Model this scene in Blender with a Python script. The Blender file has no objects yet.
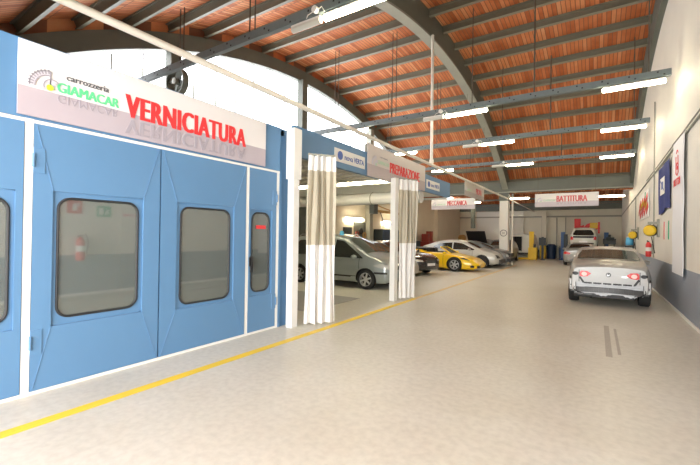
import bpy, bmesh, math, random
from mathutils import Vector, Matrix
from mathutils.bvhtree import BVHTree
random.seed(7)
PI = math.pi
scene = bpy.context.scene
col = scene.collection

# ------------------------------------------------------------------ materials
def nmat(name):
    m = bpy.data.materials.new(name); m.use_nodes = True
    nt = m.node_tree; b = nt.nodes['Principled BSDF']
    return m, nt, b

def mat(name, c, rough=.5, metal=0., spec=.5, noise=0., nscale=6., bump=0., coat=0., c2=None):
    m, nt, b = nmat(name)
    b.inputs['Base Color'].default_value = (*c, 1)
    b.inputs['Roughness'].default_value = rough
    b.inputs['Metallic'].default_value = metal
    b.inputs['Specular IOR Level'].default_value = spec
    b.inputs['Coat Weight'].default_value = coat
    b.inputs['Coat Roughness'].default_value = .05
    tc = nt.nodes.new('ShaderNodeTexCoord')
    nz = nt.nodes.new('ShaderNodeTexNoise'); nz.inputs['Scale'].default_value = nscale; nz.inputs['Detail'].default_value = 5
    nt.links.new(tc.outputs['Object'], nz.inputs['Vector'])
    mx = nt.nodes.new('ShaderNodeMix'); mx.data_type = 'RGBA'
    n = max(noise, .02)
    a = c2 if c2 else tuple(max(0, v * (1 - n)) for v in c)
    mx.inputs[6].default_value = (*a, 1); mx.inputs[7].default_value = (*[min(1, v * (1 + n * .5)) for v in c], 1)
    nt.links.new(nz.outputs['Fac'], mx.inputs[0]); nt.links.new(mx.outputs[2], b.inputs['Base Color'])
    if bump:
        bp = nt.nodes.new('ShaderNodeBump'); bp.inputs['Strength'].default_value = bump; bp.inputs['Distance'].default_value = .01
        nt.links.new(nz.outputs['Fac'], bp.inputs['Height']); nt.links.new(bp.outputs['Normal'], b.inputs['Normal'])
    return m

def emat(name, c, s):
    m, nt, b = nmat(name)
    b.inputs['Base Color'].default_value = (*c, 1)
    b.inputs['Emission Color'].default_value = (*c, 1); b.inputs['Emission Strength'].default_value = s
    return m

def ramp(nt, stops, interp='LINEAR'):
    r = nt.nodes.new('ShaderNodeValToRGB'); r.color_ramp.interpolation = interp
    e = r.color_ramp.elements
    while len(e) < len(stops): e.new(.5)
    for k, (p, c) in enumerate(stops):
        e[k].position = p; e[k].color = (*c, 1)
    return r

M = {}
M['blue'] = mat('booth_blue_paint', (.105, .235, .42), .42, noise=.05, nscale=1.5)
M['blue_line'] = mat('booth_blue_crease', (.13, .265, .455), .45)
M['blue_dark'] = mat('booth_blue_shadow_gap', (.07, .17, .36), .5)
M['white'] = mat('white_paint', (.80, .80, .77), .5, noise=.04)
M['pipe'] = mat('cream_pipe_paint', (.74, .71, .64), .4, noise=.05)
M['steel'] = mat('grey_green_steel_paint', (.12, .13, .11), .55, noise=.15, nscale=3)
M['steel_l'] = mat('light_grey_steel_paint', (.30, .305, .26), .55, noise=.1, nscale=3)
M['purlin'] = mat('olive_grey_purlin_paint', (.20, .20, .155), .55, noise=.15, nscale=3)
M['rail'] = mat('blue_grey_rail_paint', (.16, .20, .21), .5, noise=.15)
M['rod'] = mat('dark_rod', (.10, .08, .06), .6)
M['black'] = mat('black_plastic', (.012, .012, .014), .5, noise=.2)
M['rubber'] = mat('black_rubber', (.018, .018, .018), .75, noise=.3, nscale=20)
M['gasket'] = mat('gasket_rubber', (.02, .022, .025), .5)
M['chrome'] = mat('brushed_metal', (.6, .6, .6), .3, 1.)
M['alloy'] = mat('alloy_rim', (.58, .59, .6), .35, .6)
M['alu'] = mat('aluminium', (.38, .385, .39), .45, .5, noise=.1)
M['beam_dark'] = mat('dark_crash_beam', (.07, .07, .07), .4, .3, noise=.3)
M['silver'] = mat('silver_car_paint', (.34, .34, .33), .42, .25, coat=.35)
M['silver2'] = mat('pale_silver_car_paint', (.45, .45, .42), .38, .25, coat=.4)
M['silver3'] = mat('light_silver_car_paint', (.42, .42, .41), .35, .3, coat=.4)
M['vangrey'] = mat('grey_green_car_paint', (.31, .35, .35), .3, .45, coat=.8)
M['grey'] = mat('grey_car_paint', (.16, .17, .17), .35, .4, coat=.5)
M['carblack'] = mat('black_car_paint', (.012, .013, .016), .2, .1, coat=1.)
M['yellow'] = mat('yellow_car_paint', (.85, .56, .005), .3, .0, coat=.7)
M['carwhite'] = mat('white_car_paint', (.66, .66, .60), .35, 0, coat=.5)
M['carglass'] = mat('car_glass', (.02, .024, .022), .06, .0, .8)
M['glassgreen'] = mat('tinted_windshield', (.06, .075, .065), .06, .0, 1.)
M['lens'] = mat('clear_lamp_lens', (.62, .63, .62), .12, .3)
M['redlens'] = mat('red_lamp_lens', (.65, .03, .03), .2)
M['pinklens'] = mat('pale_lamp_center', (.9, .55, .5), .25)
M['plate'] = mat('plate_white', (.85, .86, .86), .4)
M['text_black'] = mat('printed_dark_text', (.10, .10, .11), .6)
M['red'] = mat('printed_red', (.72, .035, .04), .5)
M['redp'] = mat('faded_red_print', (.62, .12, .13), .6)
M['green'] = mat('printed_green', (.12, .60, .28), .5)
M['greenp'] = mat('pale_green_print', (.45, .62, .48), .5)
M['lime'] = mat('lime_green', (.50, .75, .05), .4)
M['mirror_print'] = mat('printed_lilac_grey', (.36, .33, .37), .6)
M['mirror_print2'] = mat('printed_pale_lilac', (.36, .33, .38), .6)
M['gearprint'] = mat('printed_grey_gear', (.33, .31, .36), .6)
M['gearlight'] = mat('printed_light_grey', (.58, .56, .62), .6)
M['navy'] = mat('navy_cloth', (.018, .035, .19), .75, noise=.2)
M['bluep'] = mat('printed_blue', (.06, .12, .40), .5)
M['tool_yellow'] = mat('machine_yellow_paint', (.78, .52, .02), .45, noise=.15)
M['tool_red'] = mat('machine_red_paint', (.28, .04, .03), .5, noise=.2)
M['ext_red'] = mat('extinguisher_red', (.62, .03, .03), .3)
M['bin_blue'] = mat('blue_plastic', (.012, .035, .09), .5, noise=.2)
M['liftblue'] = mat('blue_machine_paint', (.03, .10, .26), .5)
M['cyan'] = mat('light_blue_plastic', (.10, .45, .75), .5)
M['cab_dark'] = mat('dark_cabinet', (.03, .04, .045), .5)
M['orange'] = mat('ochre_steel', (.42, .25, .08), .6)
M['exit_green'] = mat('exit_sign_green', (.01, .35, .16), .5)
M['duct'] = mat('white_duct', (.72, .72, .70), .45)
M['inside'] = mat('booth_interior_white', (.62, .64, .62), .6)
M['grating'] = mat('floor_grate_grey', (.33, .33, .33), .5, .2, noise=.3, nscale=30)
M['stainmark'] = mat('tyre_mark', (.44, .42, .38), .6, noise=.3, nscale=30)
M['lineyellow'] = mat('yellow_line_paint', (.86, .62, .03), .5, noise=.08, nscale=8)
M['linefaded'] = mat('worn_yellow_line_paint', (.74, .56, .26), .5, noise=.3, nscale=6)
M['lamp'] = emat('lit_tube', (1., .88, .62), 18)
M['lamp_off'] = mat('unlit_diffuser', (.62, .62, .56), .35)
M['pvc'] = mat('beige_pvc_curtain', (.50, .455, .355), .45, noise=.08, nscale=3)
M['pvcwhite'] = mat('white_curtain_cloth', (.82, .81, .79), .55, noise=.03)
M['beigecol'] = mat('white_pillar_paint', (.72, .70, .64), .6, noise=.06)

# glass panes of the booth (dusty, partly see-through)
m, nt, b = nmat('dusty_booth_glass'); M['pane'] = m
b.inputs['Base Color'].default_value = (.13, .155, .145, 1); b.inputs['Roughness'].default_value = .04
b.inputs['IOR'].default_value = 2.6
tr = nt.nodes.new('ShaderNodeBsdfTransparent'); mx = nt.nodes.new('ShaderNodeMixShader'); mx.inputs[0].default_value = .22
out = nt.nodes['Material Output']
nt.links.new(b.outputs[0], mx.inputs[1]); nt.links.new(tr.outputs[0], mx.inputs[2]); nt.links.new(mx.outputs[0], out.inputs[0])

# clerestory glass
m, nt, b = nmat('clerestory_glass'); M['skyglass'] = m
tr = nt.nodes.new('ShaderNodeBsdfTransparent'); gl = nt.nodes.new('ShaderNodeBsdfGlossy'); gl.inputs['Roughness'].default_value = .05
mx = nt.nodes.new('ShaderNodeMixShader'); mx.inputs[0].default_value = .06
nt.links.new(tr.outputs[0], mx.inputs[1]); nt.links.new(gl.outputs[0], mx.inputs[2]); nt.links.new(mx.outputs[0], nt.nodes['Material Output'].inputs[0])

# floor
m, nt, b = nmat('polished_concrete_floor'); M['floor'] = m
tc = nt.nodes.new('ShaderNodeTexCoord')
n1 = nt.nodes.new('ShaderNodeTexNoise'); n1.inputs['Scale'].default_value = .55; n1.inputs['Detail'].default_value = 8; n1.inputs['Roughness'].default_value = .6
n2 = nt.nodes.new('ShaderNodeTexNoise'); n2.inputs['Scale'].default_value = 14; n2.inputs['Detail'].default_value = 6
nt.links.new(tc.outputs['Object'], n1.inputs['Vector']); nt.links.new(tc.outputs['Object'], n2.inputs['Vector'])
r1 = ramp(nt, [(.3, (.56, .54, .465)), (.5, (.615, .605, .54)), (.72, (.66, .655, .605))])
r2 = ramp(nt, [(.32, (.88, .88, .88)), (.62, (1, 1, 1))])
mm = nt.nodes.new('ShaderNodeMix'); mm.data_type = 'RGBA'; mm.blend_type = 'MULTIPLY'; mm.inputs[0].default_value = 1
nt.links.new(n1.outputs['Fac'], r1.inputs[0]); nt.links.new(n2.outputs['Fac'], r2.inputs[0])
nt.links.new(r1.outputs[0], mm.inputs[6]); nt.links.new(r2.outputs[0], mm.inputs[7]); nt.links.new(mm.outputs[2], b.inputs['Base Color'])
rr = nt.nodes.new('ShaderNodeMapRange'); rr.inputs[3].default_value = .25; rr.inputs[4].default_value = .5
nt.links.new(n1.outputs['Fac'], rr.inputs[0]); nt.links.new(rr.outputs[0], b.inputs['Roughness'])
b.inputs['Specular IOR Level'].default_value = .4

# roof tiles between purlins
def tile_material(name, cols, mortar):
    m, nt, b = nmat(name)
    tc = nt.nodes.new('ShaderNodeTexCoord')
    bk = nt.nodes.new('ShaderNodeTexBrick'); bk.inputs['Scale'].default_value = 1
    bk.inputs['Brick Width'].default_value = .13; bk.inputs['Row Height'].default_value = 1.24
    bk.inputs['Mortar Size'].default_value = .012; bk.inputs['Mortar Smooth'].default_value = .3; bk.inputs['Bias'].default_value = 0
    bk.offset = .5
    bk.inputs['Color1'].default_value = (0, 0, 0, 1); bk.inputs['Color2'].default_value = (1, 1, 1, 1); bk.inputs['Mortar'].default_value = (.5, .5, .5, 1)
    mp = nt.nodes.new('ShaderNodeMapping'); mp.inputs['Location'].default_value = (0, .25, 0)
    nt.links.new(tc.outputs['Object'], mp.inputs['Vector']); nt.links.new(mp.outputs[0], bk.inputs['Vector'])
    rc = ramp(nt, cols)
    nz = nt.nodes.new('ShaderNodeTexNoise'); nz.inputs['Scale'].default_value = 2.4; nz.inputs['Detail'].default_value = 5
    nt.links.new(tc.outputs['Object'], nz.inputs['Vector'])
    ad = nt.nodes.new('ShaderNodeMath'); ad.operation = 'MULTIPLY_ADD'; ad.inputs[1].default_value = .55
    sb = nt.nodes.new('ShaderNodeMath'); sb.operation = 'MULTIPLY'; sb.inputs[1].default_value = .45
    nt.links.new(nz.outputs['Fac'], sb.inputs[0]); nt.links.new(bk.outputs['Color'], ad.inputs[0]); nt.links.new(sb.outputs[0], ad.inputs[2])
    nt.links.new(ad.outputs[0], rc.inputs[0])
    mx = nt.nodes.new('ShaderNodeMix'); mx.data_type = 'RGBA'; mx.inputs[7].default_value = (*mortar, 1)
    nt.links.new(bk.outputs['Fac'], mx.inputs[0]); nt.links.new(rc.outputs[0], mx.inputs[6]); nt.links.new(mx.outputs[2], b.inputs['Base Color'])
    bp = nt.nodes.new('ShaderNodeBump'); bp.inputs['Strength'].default_value = .6; bp.inputs['Distance'].default_value = .02; bp.invert = True
    nt.links.new(bk.outputs['Fac'], bp.inputs['Height']); nt.links.new(bp.outputs[0], b.inputs['Normal'])
    b.inputs['Roughness'].default_value = .75
    return m
M['tile'] = tile_material('terracotta_tiles', [(.15, (.33, .075, .02)), (.4, (.50, .14, .045)), (.65, (.60, .21, .08)), (.9, (.66, .33, .16))], (.20, .08, .04))

# right wall: white painted block with a grey dado
def wall_material(name, white, dado=None, h=1.07, block=True):
    m, nt, b = nmat(name)
    tc = nt.nodes.new('ShaderNodeTexCoord')
    sep = nt.nodes.new('ShaderNodeSeparateXYZ'); nt.links.new(tc.outputs['Object'], sep.inputs[0])
    nz = nt.nodes.new('ShaderNodeTexNoise'); nz.inputs['Scale'].default_value = .9; nz.inputs['Detail'].default_value = 6
    nt.links.new(tc.outputs['Object'], nz.inputs['Vector'])
    rw = ramp(nt, [(.3, tuple(v * .93 for v in white)), (.7, white)])
    nt.links.new(nz.outputs['Fac'], rw.inputs[0])
    src = rw.outputs[0]
    if dado:
        rd = ramp(nt, [(.3, tuple(v * .88 for v in dado)), (.7, dado)]); nt.links.new(nz.outputs['Fac'], rd.inputs[0])
        gt = nt.nodes.new('ShaderNodeMath'); gt.operation = 'GREATER_THAN'; gt.inputs[1].default_value = h
        nt.links.new(sep.outputs[2], gt.inputs[0])
        mx = nt.nodes.new('ShaderNodeMix'); mx.data_type = 'RGBA'
        nt.links.new(gt.outputs[0], mx.inputs[0]); nt.links.new(rd.outputs[0], mx.inputs[6]); nt.links.new(src, mx.inputs[7]); src = mx.outputs[2]
    nt.links.new(src, b.inputs['Base Color']); b.inputs['Roughness'].default_value = .6
    if block:
        cb = nt.nodes.new('ShaderNodeCombineXYZ')
        ad = nt.nodes.new('ShaderNodeMath'); ad.operation = 'ADD'
        nt.links.new(sep.outputs[0], ad.inputs[0]); nt.links.new(sep.outputs[1], ad.inputs[1])
        nt.links.new(ad.outputs[0], cb.inputs[0]); nt.links.new(sep.outputs[2], cb.inputs[1])
        bk = nt.nodes.new('ShaderNodeTexBrick'); bk.inputs['Scale'].default_value = 1; bk.inputs['Brick Width'].default_value = .5
        bk.inputs['Row Height'].default_value = .25; bk.inputs['Mortar Size'].default_value = .008; bk.inputs['Mortar Smooth'].default_value = .4
        nt.links.new(cb.outputs[0], bk.inputs['Vector'])
        bp = nt.nodes.new('ShaderNodeBump'); bp.inputs['Strength'].default_value = .35; bp.inputs['Distance'].default_value = .006; bp.invert = True
        nt.links.new(bk.outputs['Fac'], bp.inputs['Height']); nt.links.new(bp.outputs[0], b.inputs['Normal'])
    return m
M['wallR'] = wall_material('white_block_wall_grey_dado', (.78, .755, .68), (.28, .32, .38))
M['wallE'] = wall_material('cream_end_wall', (.66, .63, .52), block=True)
M['wallL'] = wall_material('beige_wall', (.72, .66, .53), block=True)

# banner print: white upper, lilac lower third, split at object z = 0
def banner_material(name, split, up=(.74, .72, .73), dn=(.44, .39, .44)):
    m, nt, b = nmat(name)
    tc = nt.nodes.new('ShaderNodeTexCoord'); sep = nt.nodes.new('ShaderNodeSeparateXYZ'); nt.links.new(tc.outputs['Object'], sep.inputs[0])
    gt = nt.nodes.new('ShaderNodeMath'); gt.operation = 'GREATER_THAN'; gt.inputs[1].default_value = split
    nt.links.new(sep.outputs[2], gt.inputs[0])
    mx = nt.nodes.new('ShaderNodeMix'); mx.data_type = 'RGBA'; mx.inputs[6].default_value = (*dn, 1); mx.inputs[7].default_value = (*up, 1)
    nt.links.new(gt.outputs[0], mx.inputs[0]); nt.links.new(mx.outputs[2], b.inputs['Base Color']); b.inputs['Roughness'].default_value = .35
    return m

# ------------------------------------------------------------------ mesh builder
class MB:
    def __init__(s): s.v = []; s.f = []; s.m = []; s.mats = []
    def _mi(s, m):
        if m is None: return 0
        if m not in s.mats: s.mats.append(m)
        return s.mats.index(m)
    def add(s, vs, fs, m=None):
        o = len(s.v); s.v += [Vector(p) for p in vs]; s.f += [tuple(i + o for i in f) for f in fs]; s.m += [s._mi(m)] * len(fs)
        return s
    def box(s, x0, x1, y0, y1, z0, z1, m=None):
        x0, x1 = sorted((x0, x1)); y0, y1 = sorted((y0, y1)); z0, z1 = sorted((z0, z1))
        return s.add([(x0,y0,z0),(x1,y0,z0),(x1,y1,z0),(x0,y1,z0),(x0,y0,z1),(x1,y0,z1),(x1,y1,z1),(x0,y1,z1)],
                     [(0,3,2,1),(4,5,6,7),(0,1,5,4),(1,2,6,5),(2,3,7,6),(3,0,4,7)], m)
    def obox(s, c, ax, ay, az, m=None):   # oriented box: centre and three half-vectors
        c, ax, ay, az = map(Vector, (c, ax, ay, az))
        vs = [c + i * ax + j * ay + k * az for k in (-1, 1) for (i, j) in ((-1,-1),(1,-1),(1,1),(-1,1))]
        return s.add(vs, [(0,3,2,1),(4,5,6,7),(0,1,5,4),(1,2,6,5),(2,3,7,6),(3,0,4,7)], m)
    def bar(s, p, q, w, h, m=None, up=(0,0,1)):
        p, q = Vector(p), Vector(q); d = (q - p); L = d.length / 2; d.normalize(); up = Vector(up)
        sx = d.cross(up)
        if sx.length < 1e-4: sx = Vector((1, 0, 0))
        sx.normalize(); u = sx.cross(d)
        return s.obox((p + q) / 2, d * L, sx * w / 2, u * h / 2, m)
    def tube(s, pts, r, n=10, m=None, cap=True):
        pts = [Vector(p) for p in pts]; rs = r if isinstance(r, (list, tuple)) else [r] * len(pts)
        vs = []; fs = []; ref = None
        for i, p in enumerate(pts):
            d = (pts[min(i + 1, len(pts) - 1)] - pts[max(i - 1, 0)]).normalized()
            if ref is None:
                ref = Vector((0, 0, 1)) if abs(d.z) < .9 else Vector((1, 0, 0))
            a = (ref - d * ref.dot(d)).normalized(); b = d.cross(a); ref = a
            for k in range(n):
                t = 2 * PI * k / n; vs.append(p + (a * math.cos(t) + b * math.sin(t)) * rs[i])
        for i in range(len(pts) - 1):
            for k in range(n):
                fs.append((i*n+k, i*n+(k+1)%n, (i+1)*n+(k+1)%n, (i+1)*n+k))
        if cap: fs.append(tuple(range(n))[::-1]); fs.append(tuple((len(pts)-1)*n+k for k in range(n)))
        return s.add(vs, fs, m)
    def cyl(s, p, q, r, n=20, m=None): return s.tube([p, q], r, n, m)
    def lathe(s, prof, axis_p, axis_d, n=28, m=None):   # prof: (radius, along)
        p = Vector(axis_p); d = Vector(axis_d).normalized()
        a = d.orthogonal().normalized(); b = d.cross(a); vs = []; fs = []
        for (r, h) in prof:
            for k in range(n):
                t = 2 * PI * k / n; vs.append(p + d * h + (a * math.cos(t) + b * math.sin(t)) * max(r, 1e-4))
        for i in range(len(prof) - 1):
            for k in range(n): fs.append((i*n+k, i*n+(k+1)%n, (i+1)*n+(k+1)%n, (i+1)*n+k))
        return s.add(vs, fs, m)
    def build(s, name, material, parent=None, world=False, loc=None, smooth=False, bevel=0., wn=True):
        me = bpy.data.meshes.new(name)
        vs = s.v
        if world and parent is not None:
            r = parent
            while r.parent: r = r.parent
            inv = (Matrix.Translation(r.location) @ Matrix.Rotation(r.rotation_euler.z, 4, 'Z')).inverted()
            vs = [inv @ v for v in vs]
        if loc is not None: vs = [v - Vector(loc) for v in vs]
        me.from_pydata([tuple(v) for v in vs], [], s.f)
        mats = s.mats if s.mats else [material]
        if s.mats and material is not None and material not in mats: mats = mats
        for m_ in mats: me.materials.append(m_ if m_ is not None else material)
        if s.mats: me.polygons.foreach_set('material_index', s.m)
        bm = bmesh.new(); bm.from_mesh(me); bmesh.ops.recalc_face_normals(bm, faces=bm.faces); bm.to_mesh(me); bm.free()
        o = bpy.data.objects.new(name, me); col.objects.link(o)
        if loc is not None: o.location = loc
        if parent: o.parent = parent
        if smooth:
            me.polygons.foreach_set('use_smooth', [True] * len(me.polygons))
            me.set_sharp_from_angle(angle=math.radians(smooth if smooth is not True else 40))
        if bevel:
            bv = o.modifiers.new('Bevel', 'BEVEL'); bv.width = bevel; bv.segments = 2; bv.limit_method = 'ANGLE'
        return o

def tag(o, label=None, cat=None, group=None, kind=None):
    if label: o['label'] = label
    if cat: o['category'] = cat
    if group: o['group'] = group
    if kind: o['kind'] = kind
    return o
def thing(name, label, cat, loc=(0, 0, 0), rz=0, group=None):
    o = bpy.data.objects.new(name, None); o.empty_display_size = .1; col.objects.link(o)
    o.location = loc; o.rotation_euler = (0, 0, rz); return tag(o, label, cat, group)
def struct(name, mb, m, **k): return tag(mb.build(name, m, **k), kind='structure')

def text(s, mat_, parent, org, u, v, w, h, name='lettering', bold=.0, depth=.004, flip=False, shear=0., world=True, **kw):
    """Lettering filling a w x h box whose lower-left corner is org, running along u, upright along v."""
    cu = bpy.data.curves.new('t', 'FONT'); cu.body = s; cu.size = 1; cu.offset = bold; cu.extrude = .5; cu.resolution_u = 3; cu.shear = shear; fat = kw.pop('fat', 0.)
    for k_, v_ in kw.items(): setattr(cu, k_, v_)
    o = bpy.data.objects.new('t', cu); col.objects.link(o)
    dg = bpy.context.evaluated_depsgraph_get(); me = o.evaluated_get(dg).to_mesh()
    vs = [p.co.copy() for p in me.vertices]; fs = [tuple(p.vertices) for p in me.polygons]
    o.evaluated_get(dg).to_mesh_clear(); bpy.data.objects.remove(o); bpy.data.curves.remove(cu)
    x0 = min(p.x for p in vs); x1 = max(p.x for p in vs); y0 = min(p.y for p in vs); y1 = max(p.y for p in vs)
    u = Vector(u).normalized(); v = Vector(v).normalized(); n = u.cross(v); org = Vector(org)
    mb = MB(); out = []
    for p in vs:
        fy = (p.y - y0) / (y1 - y0)
        if flip: fy = 1 - fy
        out.append(org + u * ((p.x - x0) / (x1 - x0) * w) + v * (fy * h) + n * (p.z * depth))
    for k in ((-1, 0, 1) if fat else (0,)): mb.add([p + u * (fat * k) + n * (.0008 * k) for p in out], fs)
    return mb.build(name, mat_, parent, world=world)

def arc_patch(mb, c, u, v, r0, r1, a0, a1, n=16, d=.004, m=None):
    c, u, v = Vector(c), Vector(u).normalized(), Vector(v).normalized(); nn = u.cross(v)
    vs = []
    for i in range(n + 1):
        t = math.radians(a0 + (a1 - a0) * i / n); e = u * math.cos(t) + v * math.sin(t)
        for r in (r0, r1):
            vs.append(c + e * r - nn * d); vs.append(c + e * r + nn * d)
    fs = []
    for i in range(n):
        a = i * 4; b_ = a + 4
        fs += [(a+1, a+3, b_+3, b_+1), (a, b_, b_+2, a+2), (a, a+1, b_+1, b_), (a+2, b_+2, b_+3, a+3)]
    mb.add(vs, fs, m)

def logo(parent, c, u, v, s, faint=False):
    """the half gear of the body shop's banner"""
    g = MB(); g1, g2 = (M['gearlight'], M['gearlight']) if faint else (M['gearprint'], M['gearlight'])
    c = Vector(c); u = Vector(u); v = Vector(v)
    arc_patch(g, c, u, v, s*.74, s, 90, 185, 18, .003, g2)
    for k in range(9):
        a = 92 + k * 10.5; arc_patch(g, c, u, v, s*.80, s*1.06, a, a + 4.5, 2, .005, g1)
    arc_patch(g, c, u, v, s*.96, s*1.0, 90, 185, 18, .005, g1)
    arc_patch(g, c, u, v, s*.70, s*.75, 90, 185, 18, .005, g1)
    arc_patch(g, c + u*.12*s, u, v, 0.001, s*.52, 60, 200, 14, .004, M['gearlight'])
    arc_patch(g, c + u*.12*s + v*.1*s, u, v, s*.40, s*.45, 40, 200, 14, .006, g1)
    g.obox(c + u*.02*s + v*.5*s, u*s*.03, v*s*.5, u.cross(v)*.004, g1)
    arc_patch(g, c + u*.0*s + v*.02*s, u, v, .001, s*.18, 0, 360, 20, .008, M['greenp'] if faint else M['lime'])
    return g.build('gear_logo', None, parent, world=True)

# ------------------------------------------------------------------ room numbers
XW, XL, YE, YB = 1.58, -11.0, 36.0, -4.0
YP = 25.0                      # pillar row and gutter beam
YC, RR, RL, ZT = 13.1, 20.6, 19.2, 8.3
YV = .6                      # where the vault springs behind the camera
def zr(y, off=0.):             # height of the circle 'off' outside the arch soffit
    R = RR if y >= YC else RL
    return ZT - R + math.sqrt((R + off) ** 2 - (y - YC) ** 2)
def on_arc(a, off):            # point of the arch at angle a from the crown
    R = RR if a >= 0 else RL
    return YC + (R + off) * math.sin(a), ZT - R + (R + off) * math.cos(a)
def zs(y): return zr(max(min(y, YP), YV))
def zs2(y): return 6.3 - 2.1 * (math.sqrt(((y - 30.7) / 5.3) ** 2 + .001)) ** 1.6

fl = MB(); fl.box(-16, 10, -14, 40, -.2, 0); struct('floor', fl, M['floor'])
w = MB(); w.box(XW, XW + .3, YB - .3, YE, 0, 9.3); struct('wall_right', w, M['wallR'])
w = MB(); w.box(XW - .015, XW, YB, YE, 0, .07); struct('baseboard_right', w, M['white'])
w = MB(); w.box(XL - .3, XL, YB - .3, YE + .3, 0, 5.0); struct('wall_left', w, M['wallL'])
w = MB(); w.box(XL - .3, XW + .3, YE, YE + .3, 0, 5.2); struct('wall_end', w, M['wallE'])
# wall behind the camera with a big open vehicle doorway
w = MB()
w.box(XL - .3, -4.4, YB - .3, YB, 0, 4.9); w.box(-4.4, XW, YB - .3, YB, 4.5, 4.9)
struct('wall_back', w, M['wallR'])

# vaults
def vault(name, f, y0, y1, off, m):
    n = 60; vs = []; fs = []
    for i in range(n + 1):
        y = y0 + (y1 - y0) * i / n; z = zr(y, off) if f is None else f(y) + off
        for (x, dz) in ((XL - .3, 0), (XW + .3, 0), (XW + .3, .12), (XL - .3, .12)): vs.append((x, y, z + dz))
    for i in range(n):
        a = i * 4; b_ = a + 4
        for k in range(4): fs.append((a + k, a + (k + 1) % 4, b_ + (k + 1) % 4, b_ + k))
    fs += [(0, 1, 2, 3), (n*4, n*4+3, n*4+2, n*4+1)]
    return struct(name, MB().add(vs, fs), m)
vault('ceiling', None, YV, YP + 1.05, .86, M['tile'])
w = MB(); w.box(XL - .3, XW + .3, YB - .3, YV, 4.9, 5.05); struct('ceiling_back', w, M['tile'])
vault('ceiling_far', zs2, YP + .2, YE + .3, .3, M['tile'])

# ribs (arches): face by face extruded along X
def rib(name, x0, x1, r0, r1, m, y0=YV, y1=YP):
    n = 48; mb = MB(); vs = []; fs = []
    a0, a1 = math.asin((y0 - YC) / RL), math.asin((y1 - YC) / RR)
    for i in range(n + 1):
        a = a0 + (a1 - a0) * i / n
        for (x, r) in ((x0, r0), (x1, r0), (x1, r1), (x0, r1)): vs.append((x, *on_arc(a, r)))
    for i in range(n):
        a = i * 4; b_ = a + 4
        for k in range(4): fs.append((a + k, a + (k + 1) % 4, b_ + (k + 1) % 4, b_ + k))
    fs += [(0, 1, 2, 3), (n*4, n*4+3, n*4+2, n*4+1)]
    mb.add(vs, fs)
    return struct(name, mb, m)
rib('arch_beam', -4.98, -4.64, 0, .06, M['steel_l'])
rib('arch_beam', -4.90, -4.66, .06, .84, M['steel'])
rib('arch_beam', 1.43, XW, .0, .84, M['steel'])
rib('arch_beam', XL - .1, XL + .12, .10, .58, M['steel'])
rib('arch_beam', XL - .1, XL + .02, .58, .88, M['tile'])
# purlins
arcs = []; st = 1.27; t = math.asin((11.7 - YC) / RL)
while YC + RL * math.sin(t) > YV + .4: arcs.append(t); t -= st / RL
t = (st - (YC - 11.7)) / RR
while YC + (RR + .7) * math.sin(t) < YP + .45: arcs.append(t); t += st / RR
for t in arcs:
    mb = MB(); sn, cs = math.sin(t), math.cos(t)
    for (hy, z0, z1) in ((.07, .62, .65), (.02, .65, .82), (.07, .82, .86)):
        yy, zz = on_arc(t, (z0 + z1) / 2)
        mb.obox(((XL + XW) / 2, yy, zz), ((XW - XL) / 2, 0, 0), (0, cs * hy, -sn * hy), (0, sn * (z1 - z0) / 2, cs * (z1 - z0) / 2))
    mb.build('ceiling_beam', M['purlin'])['kind'] = 'structure'
for y in (26.6, 27.6, 28.6, 29.6, 30.6, 31.6, 32.6, 33.5, 34.3, 35.1, 35.75):
    mb = MB(); mb.box(XL, XW, y - .05, y + .05, zs2(y) + .16, zs2(y) + .3); mb.build('ceiling_beam', M['steel'])['kind'] = 'structure'
for y in (YV, ): w = MB(); w.box(XL, XW, y - .25, y + .2, 3.8, 5.2); struct('gutter_beam', w, M['steel'])
# gutter beam on the pillar row
w = MB(); w.box(XL, XW, YP - .2, YP + .25, 4.5, 5.1); struct('gutter_beam', w, M['steel'])
w = MB(); w.box(XL, XW, YP - .28, YP + .3, 4.44, 4.5); struct('gutter_beam', w, M['steel_l'])
w = MB(); w.box(XL, XW, YE - .12, YE, 3.42, 3.55); struct('trim_1', w, M['steel_l'])
w = MB(); w.box(XL, XW, YE - .2, YE, zs2(YE) - .15, zs2(YE) + .3); struct('trim_2', w, M['steel'])

# pillar
w = MB(); w.box(-5.12, -4.62, YP - .2, YP + .3, 0, 3.95); struct('pillar', w, M['beigecol'])
w = MB(); w.box(-5.15, -4.60, YP - .24, YP + .34, 3.95, 4.44); struct('pillar_capital_trim', w, M['steel'])
mb = MB(); arc_patch(mb, (-4.87, YP - .21, 1.95), (1,0,0), (0,0,1), .17, .21, 0, 360, 28, .004)
for d in (-.05, .03): mb.box(-4.87 + d, -4.87 + d + .02, YP - .214, YP - .206, 1.88, 2.02)
mb.box(-4.92, -4.82, YP - .214, YP - .206, 1.94, 1.96)
tag(mb.build('round_pillar_mark', M['text_black'], loc=(-4.8, YP - .21, 1.95)), 'dark painted ring with a letter on the white pillar', 'painted mark')
mb = MB(); mb.tube([(-4.42, YP + .1, .0), (-4.42, YP + .1, 4.4)], .055, 10)
tag(mb.build('standpipe', M['pipe'], loc=(-4.42, YP + .1, 0), smooth=True), 'cream upright pipe running up beside the white pillar', 'pipe')

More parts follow.
